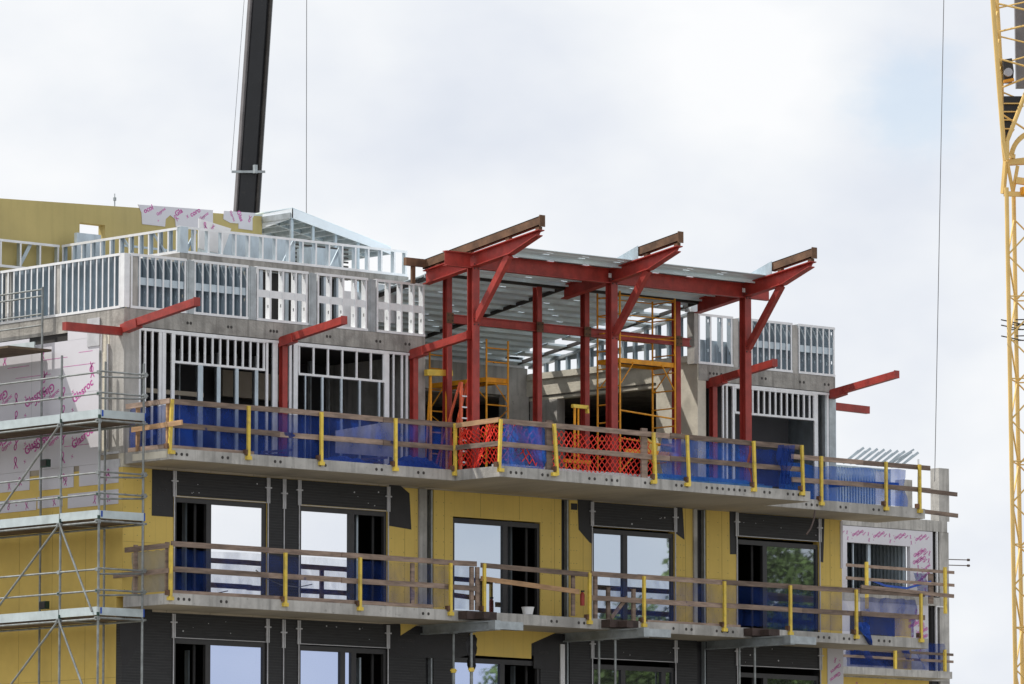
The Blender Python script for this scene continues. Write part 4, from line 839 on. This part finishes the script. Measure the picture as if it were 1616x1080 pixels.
# ================================================================== steel access scaffold on the left
SC = thing('access_scaffold', 'galvanised tube scaffold with three decks along the left side wall', 'scaffold', (-1.35, -.81, 0))
XO, XI = -1.35, -.15; YS = (-.9, .45, 2.75, 5.2, 8.0)
for y in YS:
    for X_, top in ((XO, 14.95 if y != 2.75 else 17.0), (XI, 14.75 if y < 0 else 15.0)):
        if X_ == XI and y == 2.75: top = 16.75
        if X_ == XI and y == .45: top = 14.9
        MB().tube((X_, y, 0), (X_, y, top), .027, 10).build('standard', 'tube', SC, smooth=False)
DZ = (13.50, 11.33, 9.25)
MB().box(XO, XI, 2.4, 9, 15.28, 15.33).build('deck', 'deck_wood', SC); MB().box(XI - .03, XI, 3.0, 9, 15.33, 15.55).build('toe_board', 'toe', SC)
for z in DZ:
    d = MB()
    for k in range(5): d.box(XO + .03 + k * .235, XO + .03 + k * .235 + .22, -.88, 9, z - .05, z)
    d.build('deck', 'deck_wood', SC)
    MB().box(XO - .03, XO - .005, -.9, .43, z - .0, z + .18).box(XO - .03, XO - .005, .47, 9, z - .02, z + .17).box(XO - .03, XI + .03, -.935, -.91, z, z + .17).build('toe_board', 'toe', SC)
    MB().box(XI + .0, XI + .028, -.945, -.91, z, z + .17).box(XO + .03, XO + .07, -.945, -.935, z + .03, z + .16).build('strap', 'blue', SC)
    mb = MB()
    for h in (.52, .98):
        mb.tube((XO - .03, -.95, z + h), (XO - .03, 9, z + h - .0), .021, 8).tube((XO - .05, -.94, z + h + .02), (XI + .08, -.94, z + h + .02), .021, 8).tube((XI, -.9, z + h - .04), (XO, -.9, z + h - .1), .021, 8)
    mb.build('ledger', 'tube', SC)
    MB().tube((XO, -.95, z - .08), (XO, 9, z - .08), .024, 8).tube((XI, -.95, z - .08), (XI, 9, z - .08), .024, 8).tube((XO - .1, -.9, z - .06), (XI + .1, -.9, z - .06), .024, 8).tube((XO - .1, .45, z - .06), (XI + .1, .45, z - .06), .024, 8).build('transom', 'tube', SC)
    cpl = MB()
    for y in (-.9, .45, 2.75):
        for h in (-.07, .52, .98): cpl.box(XO - .055, XO + .02, y - .045, y + .045, z + h - .04, z + h + .04)
    for h in (.54, 1.0): cpl.box(XI - .04, XI + .04, -.97, -.88, z + h - .05, z + h + .05)
    cpl.build('coupler', 'tube', SC)
    kk = MB()
    for y in (-.9, .45): kk.box(XO - .062, XO - .05, y - .03, y + .03, z + .5, z + .54).box(XO - .06, XO + .0, y - .05, y - .02, z - .02, z + .06)
    kk.build('wedge', 'lamp', SC)
mb = MB()
for z in (16.55, 16.7, 16.15, 15.9): mb.tube((XI + .0, 2.75, z), (XI, 9, z - .0), .02, 8)
mb.build('ledger', 'tube', SC)
db = MB()
for za, zb in ((DZ[0], DZ[1]), (DZ[1], DZ[2]), (DZ[2], DZ[2] - 2.1)): db.tube((XO - .05, .48, za - .1), (XO - .05, 2.9, zb + .1), .024, 8)
for za, zb in ((DZ[1], DZ[2]), (DZ[2], DZ[2] - 2.1)): db.tube((XO - .05, .42, za - .06), (XO - .05, -.75, zb + .08), .024, 8)
db.build('diagonal_brace', 'tube', SC)
for (px, py, lab) in ((72, 731, 'small dark green floodlight clamped to the scaffold above the yellow gap'), (70, 955, 'small dark green floodlight clamped just above the lowest visible scaffold deck')):
    x, y, z = onX(px, py, -.4); t = thing('floodlight', lab, 'floodlight', (x, y, z), 'floodlights on the scaffold')
    MB().box(x - .05, x + .05, y - .12, y + .12, z - .09, z + .08).build('housing', 'lamp', t); MB().box(x - .07, x - .05, y - .1, y + .1, z - .07, z + .06).build('lens', 'dark_steel', t)
    MB().tube((x, y + .1, z - .08), (XI, 2.75, z - .05), .015, 8).build('arm', 'lamp', t)

# ================================================================== shoring under the lower balcony
SB = [(8.66, -2.55, (-1.05, -1.66)), (13.04, -2.75, (-1.15, -1.7)), (17.6, -2.9, (-1.1, -1.62))]
wh = ('under the left of the three dark gaps', 'under the middle of the lower balcony', 'under the right of the lower balcony')
for i, (x, y1, ys) in enumerate(SB):
    tag(MB().ibar((x, 0, 9.36), (x, y1, 9.36), .16, .22, .03).box(x - .1, x + .75, y1 - .02, y1 + .2, 9.27, 9.45).build('needle_beam', 'galv_dull'), 'grey steel needle beam sticking out ' + wh[i] + (' slab edge' if i == 0 else ''), 'steel beam', 'needle beams under the lower balcony')
    tm = MB().box(x - .35, x + .55, -1.9, -1.61, L2 - .2 - .0034 * x, L2 - .02 - .0034 * x).box(x - .1, x + .1, -2.2, -1.61, L2 - .2 - .0034 * x, L2 - .06 - .0034 * x)
    tag(tm.build('timber_packing', 'dark_wood'), 'dark wet timber blocks against the slab edge above the ' + ('left', 'middle', 'right')[i] + ' needle beam', 'timber blocks', 'timber blocks on the needle beams')
    for j, y in enumerate(ys):
        t = thing('shoring_prop', ('rear' if j == 0 else 'front') + ' steel prop of the pair below the ' + ('left', 'middle', 'right')[i] + ' needle beam', 'steel prop', (x, y, 0), 'adjustable props below the balcony')
        MB().tube((x, y, 7.9), (x, y, 9.24), .028, 12).box(x - .07, x + .07, y - .07, y + .07, 9.235, 9.25).build('inner_tube', 'tube', t)
        zc = 8.35 - .25 * i; MB().tube((x, y, 0), (x, y, zc + .02), .038, 12).build('outer_tube', 'tube', t)
        MB().tube((x, y, zc), (x, y, zc + .09), .06, 12).bar((x - .09, y, zc + .05), (x + .09, y, zc + .05), .03).build('collar', 'yellow', t)
t = cloth('black cloth bundle tied to the left pair of steel props', [(8.9, -1.4, 9.2 - .1 * k) for k in range(9)], [.1, .25, .3, .3, .3, .25, .3, .25, .1], 'membrane_plain', 'cloth_bundle', 3)
BK = thing('bucket', 'small white bucket on the lower balcony in front of the dark opening', 'bucket', (10.75, -1.3, L2))
x, y, z = onY(833, 965, -1.4); MB().tube((x, -1.4, L2 - .02), (x, -1.4, L2 + .13), .11, 16, .14).build('body', 'galv_bright', BK); MB().tube((x, -1.4, L2 + .13), (x, -1.4, L2 + .15), .15, 16).build('rim', 'white', BK)
x, y, z = onY(919, 945, -1.5); t = thing('fire_extinguisher', 'small red extinguisher hanging on the lower guardrail beside a timber post', 'fire extinguisher', (x, y, z))
MB().tube((x, y, z - .16), (x, y, z + .1), .055, 12).tube((x, y, z + .1), (x, y, z + .15), .055, 12, .02).build('body', 'red', t); MB().box(x - .03, x + .05, y - .02, y + .02, z + .15, z + .19).build('valve', 'dark_steel', t)
t = MB().path([(19.35, -1.9, 12.55), (19.3, -1.9, 12.3), (19.15, -1.95, 12.1), (19.0, -1.95, 11.95)], .022); tag(t.build('hanging_cable', 'rebar'), 'short brown cable hanging below the upper slab at the right', 'cable')

# ================================================================== farther block on the right
FB = thing('rear_building', 'farther unfinished block behind at the right with white boards, big window hole and concrete columns', 'building', (99, 73, 0))
Yf = 73
fp = lambda mb, n, m, **k: mb.build(n, m, FB, **k)
for z0, z1 in ((20.52, 21.0), (17.30, 17.66), (14.05, 14.45)):
    fp(MB().box(88, 102.2, Yf - .02, Yf + 14, z0, z1), 'floor_slab', 'concrete')
fp(MB().box(90, 101.3, Yf + .0, Yf + .2, 19.80, 20.5).box(90, 96.05, Yf, Yf + .2, 17.66, 19.80).box(99.9, 101.3, Yf, Yf + .2, 17.66, 19.80).box(96.05, 99.9, Yf, Yf + .2, 17.66, 17.7), 'wall', 'gyp')
prints((95.2, Yf - .006, 19.84), (1, 0, 0), (0, 0, 1), 6.0, .62, .62, 31, 1.2).build('printed_lettering', 'magenta', FB)
prints((99.95, Yf - .006, 17.8), (1, 0, 0), (0, 0, 1), 1.3, 2.1, .8, 32, 1.7).build('printed_lettering', 'magenta', FB)
fp(MB().box(90, 101.0, Yf, Yf + .2, 14.45, 17.3), 'wall', 'gyp'); fp(MB().box(98.9, 99.9, Yf - .03, Yf, 14.45, 16.7).box(90, 101, Yf - .0, Yf + .2, 10, 14.05), 'wall', 'yellow_board')
fp(MB().box(96.2, 99.3, Yf - .02, Yf + .0, 14.6, 16.8), 'opening_black_sheet', 'membrane_plain')  # black sheet on the solid wall, no hole behind it
prints((99.6, Yf - .04, 15.2), (1, 0, 0), (0, 0, 1), 1.4, 1.9, .7, 33, 1.5).build('printed_lettering', 'magenta', FB)
prints((95.4, Yf - .006, 13.2), (1, 0, 0), (0, 0, 1), 5.5, .7, .9, 34, 1.3).build('printed_lettering', 'magenta', FB)
for x in (101.72,): fp(MB().box(x, 102.3, Yf, Yf + .6, 8, 20.52).box(x, 102.36, Yf, Yf + .5, 21.0, 23.3), 'column', 'concrete')
fp(MB().box(100.55, 101.1, Yf + 1, Yf + 1.5, 21.0, 22.8), 'column', 'concrete')
fp(MB().box(101.3, 101.7, Yf + .1, Yf + .3, 10, 20.52), 'dark_gap', 'membrane_plain'); fp(MB().box(101.52, 101.6, Yf - .03, Yf + .05, 17.7, 20.52).box(101.45, 101.53, Yf - .03, Yf + .05, 14.45, 17.3).box(101.5, 102.1, Yf - .04, Yf, 17.25, 17.31), 'edge_trim', 'white')
fp(MB().box(93.5, 100.0, Yf + 5.5, Yf + 5.6, 17.66, 20.5).box(91, 91.1, Yf, Yf + 6, 17.66, 20.5), 'partition', 'plaster')
fs_ = MB()
for k in range(26): y = Yf + .3 + k * .22; fs_.box(99.78, 99.9, y, y + .07, 17.66, 20.5)
for k in range(9): fs_.box(96.3 + k * .42, 96.38 + k * .42, Yf + 3.2, Yf + 3.3, 17.66, 20.5)
fs_.box(97.62, 97.78, Yf + .3, Yf + .4, 17.66, 20.5).box(96.7, 96.76, Yf + .3, Yf + .36, 17.66, 20.5)
fp(fs_, 'interior_stud', 'galv'); fp(MB().box(99.93, 99.95, Yf + .3, Yf + 5.4, 17.66, 20.5), 'lining', 'galv_dull')
# roof-level stud wall
rs = MB()
for k in range(34): x = 94.6 + k * .17; rs.box(x, x + .075, Yf + 1.5, Yf + 1.62, 21.0, 23.2)
rs.box(94.5, 100.3, Yf + 1.5, Yf + 1.62, 23.2, 23.26).box(94.5, 100.3, Yf + 1.63, Yf + 1.65, 21.6, 21.9); rs.box(95.5, 100.3, Yf + 1.64, Yf + 1.66, 21.0, 22.9)
fp(rs, 'stud_frame', 'galv')
fp(MB().box(99.3, 99.95, Yf + 1.44, Yf + 1.5, 21.0, 23.1).tube((100.45, Yf, 21), (100.45, Yf, 23.6), .05, 8), 'stud', 'galv_bright')
t = MB()
for k in range(9):
    x = 96.9 + k * .42; t.bar((x, Yf + 1.0, 23.3), (x + .62, Yf + .4, 23.95), .16, .10).bar((x + .05, Yf + 1.1, 23.28), (x + .5, Yf + .6, 23.85), .12, .05)
t.bar((99.6, Yf + 1, 23.35), (100.5, Yf + .3, 24.05), .13, .08)
tag(t.build('stud_bundle', 'galv'), 'bundle of upturned metal studs on top of the farther block', 'metal studs')
fg = thing('guardrail', 'small distant guardrail across the window hole of the farther block', 'guardrail', (96, Yf - 1, 17.3), 'guardrails along the balconies')
for x in (96.1, 100.9): MB().box(x, x + .13, Yf - 1.1, Yf - 1.0, 16.9, 18.9).build('post', 'yellow', fg)
for z in (18.7, 18.15): q = MB(); plank(q, (95.0, Yf - .98, z + .02), (101.6, Yf - .98, z), .13, .04); q.build('rail', 'wood', fg)
MB().box(100.1, 100.4, Yf - .9, Yf - .86, 17.3, 18.6).build('rail', 'wood', fg)
fg = thing('guardrail', 'small distant guardrail on the lowest visible balcony of the farther block', 'guardrail', (96, Yf - 1, 14.4), 'guardrails along the balconies')
for x in (97.8, 100.85): MB().box(x, x + .12, Yf - 1.1, Yf - 1.0, 14.4, 15.35).build('post', 'yellow', fg)
for z in (15.15, 14.85): q = MB(); plank(q, (94.8, Yf - .98, z + .02), (101.5, Yf - .98, z), .11, .04); q.build('rail', 'wood', fg)
fp(MB().box(90, 101.2, Yf - 1.2, Yf, 14.1, 14.4), 'balcony_slab', 'concrete')
net('far blue debris netting behind the lowest distant guardrail', (95.2, Yf - .9, 0), (101.0, Yf - .9, 0), 14.45, 15.6, 'net_blue', .1, seed=21)
net('far blue debris netting hung in the corner of the distant window hole', (99.3, Yf - .8, 0), (100.2, Yf - .8, 0), 17.6, 18.6, 'net_blue', .1, seed=22)
for z in (19.33, 19.0): pass
t = MB(); 
for (py, pz) in ((884, 0), (893, 1)):
    a, b = onY(1492, py - 1, Yf + .3), onY(1529, py, Yf + .3); t.tube(a, b, .022, 6).tube((b[0] - .08, b[1], b[2]), (b[0] + .02, b[1], b[2]), .06, 6)
tag(t.build('rebar_rods', 'rebar'), 'two thin rods sticking out from the right edge of the farther block', 'steel rods')

# ================================================================== cranes and cables
BM = thing('mobile_crane_boom', 'black telescopic crane boom leaning up behind the yellow penthouse', 'crane', onD(382, 335, 168)[:2] + (0,))
def D(px, py, d=168): return Vector(onD(px, py, d))
def boomsec(name, pa, pb, wa, wb, m, side, d=168):
    """tapered six-sided boom section between two picture heights"""
    A, Bq = D(*pa), D(*pb); r = Vector((sa, -ca, 0)); f_ = Vector((ca, sa, 0)); mb = MB(); vs = []
    prof = [(-.5, -.25), (-.30, -.5), (.30, -.5), (.5, -.25), (.5, .35), (0, .55), (-.5, .35)]
    for q, ww in ((A, wa), (Bq, wb)): vs += [q + r * (x * ww) + f_ * (y * ww) for x, y in prof]
    n = len(prof); mb.add(vs, [(k, (k + 1) % n, n + (k + 1) % n, n + k) for k in range(n)] + [tuple(range(n)), tuple(range(n, 2 * n))]); return mb.build(name, m, BM)
sc = F / 168 / cp
base = D(389, 335); top = D(416, -60); dd = (top - base); base0 = base + dd * ((0.5 - base.z) / dd.z)
def BP(z): return base + dd * ((z - base.z) / dd.z)
def boomz(name, z0, z1, w0, w1, m, sh=0):
    r = Vector((sa, -ca, 0)); f_ = Vector((ca, sa, 0)); vs = []; prof = [(-.5, -.2), (-.28, -.5), (.28, -.5), (.5, -.2), (.5, .35), (0, .55), (-.5, .35)]
    for z, ww in ((z0, w0), (z1, w1)): vs += [BP(z) + r * (x * ww) + f_ * (y * ww) for x, y in prof]
    n = len(prof); return MB().add(vs, [(k, (k + 1) % n, n + (k + 1) % n, n + k) for k in range(n)] + [tuple(range(n)), tuple(range(n, 2 * n))]).build(name, m, BM)
zc = D(394, 272).z
boomz('lower_section', 1.2, zc, .80, .76, 'boom'); boomz('upper_section', zc, BP(40).z + 0, .72, .66, 'boom')
r = Vector((sa, -ca, 0)); f_ = Vector((ca, sa, 0))
MB().bar(BP(zc - .05) - r * .5 - f_ * .45, BP(zc - .05) + r * .5 - f_ * .45, .04, .07).box(*(lambda p: (p.x - .05, p.x + .05, p.y - .05, p.y + .05, p.z - .1, p.z + .15))(BP(zc) + r * .2 - f_ * .48)).build('collar', 'galv_dull', BM)
MB().bar(BP(2) - r * .31 - f_ * .30, BP(36) - r * .30 - f_ * .27, .10, .12).build('side_rail', 'boom_grey', BM)
MB().bar(BP(2) + r * .31 - f_ * .30, BP(36) + r * .28 - f_ * .27, .07, .10).build('side_rail', 'dark_steel', BM)
MB().tube(BP(zc) - r * .52 - f_ * .4, BP(38) - r * .42 - f_ * .4, .007, 6).build('hose', 'cable', BM)
p = BP(.6); MB().box(p.x - 1.4, p.x + 1.4, p.y - 5, p.y + 5, .6, 1.6).box(p.x - 1.2, p.x + 1.2, p.y + 3, p.y + 5, 1.6, 2.9).build('carrier', 'crane', BM)
wh_ = MB()
for k in range(4):
    for s_ in (-1.25, 1.25): wh_.tube((p.x + s_ - .2, p.y - 4 + k * 2.5, .55), (p.x + s_ + .2, p.y - 4 + k * 2.5, .55), .55, 16)
wh_.build('wheel', 'dark_steel', BM)
a, b = D(484, 345, 150), D(484, -40, 150); tag(MB().tube((a.x, a.y, 17.8), b, .0095, 6).build('hoist_cable', 'cable'), 'thin hoist cable hanging straight down left of the middle', 'cable', 'crane hoist cables')
a, b = D(1475, 760, 235), D(1490, -30, 235); tag(MB().tube(a, b, .017, 6).build('hoist_cable', 'cable'), 'thin hoist cable at the right, coming down beside the distant column', 'cable', 'crane hoist cables')
t = MB(); p = Vector(onD(181, 320, 175)); t.tube(p - Vector((0, 0, 2)), p + Vector((0, 0, .1)), .02, 8).tube(p + Vector((0, 0, .06)), p + Vector((0, 0, .16)), .05, 8).tube(p + Vector((0, 0, .16)), p + Vector((0, 0, .28)), .015, 8)
tag(t.build('roof_aerial', 'galv_dull'), 'tiny aerial sticking up behind the top edge of the yellow wall', 'aerial')

TC = thing('tower_crane', 'yellow lattice tower crane cut off by the right edge of the picture', 'crane', onD(1625, 1080, 260)[:2] + (0,))
DT = 260; R_ = Vector((sa, -ca, 0)); FW = Vector((ca, sa, 0)); k34 = F / DT / cp
mc = Vector(onD(1624, 900, DT)); 
def mast_pt(i, z):                                    # four chords of a mast turned in plan
    offs = [(-.98, -.72), (-.56, .98), (.98, .72), (.56, -.98)][i]; lean = (z - 12) * -.0085 + .42
    c = mc + R_ * (offs[0] * 1.16 + lean) + FW * offs[1] * 1.1; return Vector((c.x, c.y, z))
ztop = D(1590, 300, DT).z
for i in range(4): MB().tube(mast_pt(i, 0), mast_pt(i, ztop), .10 if i < 2 else .09, 8).build('chord', 'crane', TC)
lc = MB(); z = 2.0; k = 0
while z < ztop - 2.0:
    for i in range(4):
        j = (i + 1) % 4; a, b = (mast_pt(i, z), mast_pt(j, z + 1.9)) if (k + i) % 2 else (mast_pt(j, z), mast_pt(i, z + 1.9))
        lc.tube(a, b, .042, 6); 
        if k % 2 == 0: lc.tube(mast_pt(i, z), mast_pt(j, z), .035, 6)
    z += 1.9; k += 1
lc.build('lacing', 'crane', TC)
zc_ = D(1590, 508, DT).z; cl_ = MB()
for dz_ in (0, .25, .75): 
    for i in range(4): cl_.tube(mast_pt(i, zc_ - dz_) - R_ * .35, mast_pt((i + 1) % 4, zc_ - dz_) + R_ * .3, .03, 6)
cl_.build('tie_collar', 'dark_steel', TC)
pv = D(1590, 255, DT); zs = ztop
MB().tube((mc.x + .4, mc.y - .3, zs - .25), (mc.x + .4, mc.y - .3, zs + .1), .75, 20).build('slewing_ring', 'orange', TC)
sl_ = MB(); sl_.slab([D(1589, 252, DT), D(1640, 246, DT), D(1640, 257, DT), D(1590, 260, DT)], FW * .5)
pts = [D(1596 + 26 * (1 - cos(q * .16)) * 1.6, 250 - 42 * sin(q * .16), DT) for q in range(10)]
for a, b in zip(pts, pts[1:]): sl_.bar(a, b, .3, .22)
sl_.bar(D(1587, 255, DT), D(1583, 306, DT), .18).bar(D(1590, 258, DT), D(1599, 306, DT), .12).bar(D(1606, 262, DT), D(1598, 306, DT), .12).bar(D(1584, 306, DT), D(1640, 308, DT), .22).bar(D(1603, 285, DT), D(1640, 290, DT), .3)
sl_.build('pivot_frame', 'crane', TC)
jc = []
def jl(py): return 1564 + 16.5 * max(0, min(1, (py + 5) / 240.0)) ** 1.0 if py < 235 else 1583
def chordline(name, pts, off, r_=.09): return MB().path([D(px, py, DT) + FW * off for px, py in pts], r_, 8).build(name, 'crane', TC)
LCH = [(1561, -60), (1567, 30), (1576, 150), (1582, 225), (1588, 255)]; L2C = [(1571, -60), (1577, 30), (1582, 120), (1585, 225), (1588, 255)]
RCH = [(1668, -60), (1660, 60), (1616, 152), (1588, 225), (1588, 255)]
chordline('jib_chord', LCH, -.5, .11); chordline('jib_chord', L2C, .6, .10); chordline('jib_chord', RCH, -.5, .10); chordline('jib_chord', [(p + 8, q) for p, q in RCH[:3]], .6, .09)
def at(ch, py):
    for (x0, y0), (x1, y1) in zip(ch, ch[1:]):
        if y0 <= py <= y1: return x0 + (x1 - x0) * (py - y0) / (y1 - y0)
    return ch[-1][0]
jl_ = MB(); ys_ = list(range(-50, 226, 44))
for n_, py in enumerate(ys_):
    jl_.tube(D(at(LCH, py), py, DT) - FW * .5, D(at(L2C, py + 20), py + 20, DT) + FW * .6, .045, 6).tube(D(at(L2C, py + 20), py + 20, DT) + FW * .6, D(at(LCH, min(225, py + 44)), min(225, py + 44), DT) - FW * .5, .045, 6)
    q = (n_ % 2) * 2 - 1
    jl_.tube(D(at(L2C, py), py + 12, DT), D(at(RCH, py) + 8, py + 12 + 22 * q, DT), .05, 6).tube(D(at(L2C, py), py + 16, DT) + FW * .6, D(at(RCH, py) + 8, py + 16 - 22 * q, DT) + FW * .6, .04, 6)
jl_.build('jib_lacing', 'crane', TC)
MB().slab([D(1584, 152, DT), D(1615, 152, DT), D(1588, 222, DT), D(1585, 222, DT)], FW * .15).build('jib_plate', 'boom', TC)
q = MB()
for py, x1_ in ((164, 1610), (177, 1605), (190, 1600), (204, 1595)): q.bar(D(1584, py, DT) - FW * .08, D(x1_, py, DT) - FW * .08, .12, .05)
q.build('plate_rib', 'crane', TC)
MB().slab([D(1583, 94, DT), D(1597, 92, DT), D(1600, 112, DT), D(1599, 127, DT), D(1585, 127, DT)], FW * 1.0).build('winch', 'dark_steel', TC); MB().tube(D(1591, 115, DT) - FW * .2, D(1591, 115, DT) + FW * 1.2, .2, 12).build('winch_drum', 'boom_grey', TC); MB().bar(D(1584, 129, DT), D(1600, 126, DT), .3, .12).build('winch_base', 'orange', TC)
MB().slab([D(1601, -40, DT + 3), D(1650, -40, DT + 3), D(1650, 138, DT + 3), D(1604, 138, DT + 3)], FW * .5).build('ballast_panel', 'boom_grey', TC)
M['ballast'] = surf('pale_concrete_ballast', (.42, .42, .46), .9, var=.08, scale=1)
TC.children[-1].data.materials[0] = M['ballast']

# ================================================================== trees across the street (they show in the window glass)
def tree(label, x, y, H, R, seed):
    rr = random.Random(seed); t = thing('street_tree', label, 'tree', (x, y, 0), 'trees across the street')
    tk = MB().tube((x, y, 0), (x + .3, y + .2, H * .45), .32, 10, .2)
    cl_ = []
    for k in range(9):
        a = rr.uniform(0, 2 * pi); z0_ = H * rr.uniform(.28, .5); q = (x + cos(a) * R * rr.uniform(.35, .8), y + sin(a) * R * rr.uniform(.35, .8), H * rr.uniform(.55, .88)); tk.tube((x + .25, y + .15, z0_), q, .12, 6, .03); cl_.append(q)
    tk.build('trunk', 'bark', t)
    for k in range(16): a = rr.uniform(0, 2 * pi); e = rr.uniform(-.6, 1); cl_.append((x + cos(a) * R * rr.uniform(.2, .85), y + sin(a) * R * rr.uniform(.2, .85), H * .68 + e * H * .27))
    mb = MB()
    for c in cl_:
        cr = R * rr.uniform(.25, .42)
        for k in range(420):
            v = Vector((rr.gauss(0, 1), rr.gauss(0, 1), rr.gauss(0, .8))).normalized() * cr * rr.uniform(.4, 1.05) + Vector(c); n_ = Vector((rr.gauss(0, 1), rr.gauss(0, 1), rr.gauss(0, 1))).normalized(); u_ = n_.orthogonal().normalized(); w_ = n_.cross(u_); s_ = rr.uniform(.10, .2)
            mb.add([v - u_ * s_, v + w_ * s_ * .6, v + u_ * s_, v - w_ * s_ * .6], [(0, 1, 2, 3)])
    mb.build('crown', 'leaf', t)
tree('green tree across the street, mirrored in the right window of the lower storey', 66.5, -46, 17.6, 5.2, 1)
tree('broad tree across the street, mirrored in the tree-filled window of the balcony', 74, -50, 18.6, 5.5, 2)
tree('lower tree across the street, mirrored in the bottom windows', 62, -52, 15.2, 4.5, 3)

def hem(label, pts, w_, m='blue'):
    mb = MB()
    for a, b in zip(pts, pts[1:]): mb.bar(a, b, .02, w_)
    return tag(mb.build('netting_hem', m), label, 'netting hem')
hem('thick dark blue folded hem across the light netting at the right of the upper balcony', [(20.3, -1.42, L3 + .34), (21.4, -1.42, L3 + .46), (22.7, -1.42, L3 + .50)], .10)
hem('sagging dark blue cord of netting across the farther block window hole', [(96.3, Yf - .95, 18.2), (97.4, Yf - .95, 17.95), (98.7, Yf - .95, 17.9), (100.2, Yf - .95, 18.25)], .09)
# loose site clutter
rr = random.Random(11)
for k, (x, y, lab) in enumerate(((2.9, -1.2, 'offcut of timber lying on the upper balcony by the second yellow post'), (5.7, -1.15, 'offcut of timber lying on the upper balcony left of the blue heap'))):
    tag(MB().bar((x, y, L3 + .05), (x + .9, y + .2, L3 + .12), .1, .05).bar((x + .1, y + .1, L3 + .12), (x + .8, y - .1, L3 + .2), .07, .05).build('timber_offcut', 'wood'), lab, 'timber')
hem('thin dark hose looping behind the lower guardrail in front of the left white pane', [(2.6, -1.4, L2 + .62), (2.9, -1.4, L2 + .45), (3.3, -1.4, L2 + .33), (3.8, -1.4, L2 + .3), (4.2, -1.4, L2 + .38)], .02, 'cable')['category'] = 'hose'
# seams and fixings of the yellow sheathing
sm = MB()
for x in (.6, 8.1, 9.3, 10.4, 11.6, 12.7, 13.6, 16.9, 18.1, 21.75):
    blocked = any(a < x < b for a, b in WIN); sm.box(x, x + .007, -.003, -.0008, (H2 + .02) if blocked else L2, ZT)
for z in (10.95,):
    for a, b in ((.02, 1.38), (7.65, 8.48), (9.0, 9.5), (12.32, 12.86), (13.2, 13.85), (16.6, 17.1), (17.62, 18.55), (21.45, 22.1)): sm.box(a, b, -.003, -.0008, z, z + .006)
sm.build('board_seam', 'yellow_seam', B)
ss = MB()
for y in (1.3, 2.5, 3.7, 4.9, 6.1): ss.box(-.003, -.0008, y, y + .007, 6, 11.75)
for z in (8.0, 10.4): ss.box(-.003, -.0008, .2, 12, z, z + .007)
ss.build('board_seam', 'yellow_seam', B)
sc_ = MB()
for (a, b) in ((.06, .75), (7.7, 8.45), (9.05, 9.5), (12.32, 12.86), (13.22, 13.4), (16.62, 16.85), (17.65, 18.3), (21.5, 22.1)):
    for x in (a, (a + b) / 2, b):
        z = L2 + .15
        while z < ZT - .05: sc_.box(x - .007, x + .007, -.0025, -.0008, z - .007, z + .007); z += .3
sc_.build('screw_heads', 'dark_steel', B)
# bolts and plates on the red frame
bl = MB()
for x in RX:
    for dx in (-.06, .06):
        for z in (16.15, 16.28, 17.42, 17.52): bl.tube((x + dx, -2.1, z), (x + dx, -2.118, z), .016, 6)
for px in (706, 848, 923, 1067):
    x = FX(px, 500, -.3)
    for z in (16.44, 16.56): bl.tube((x - .06, -.41, z), (x - .06, -.425, z), .016, 6).tube((x + .06, -.41, z), (x + .06, -.425, z), .016, 6)
bl.build('bolt_heads', 'dark_steel', K)
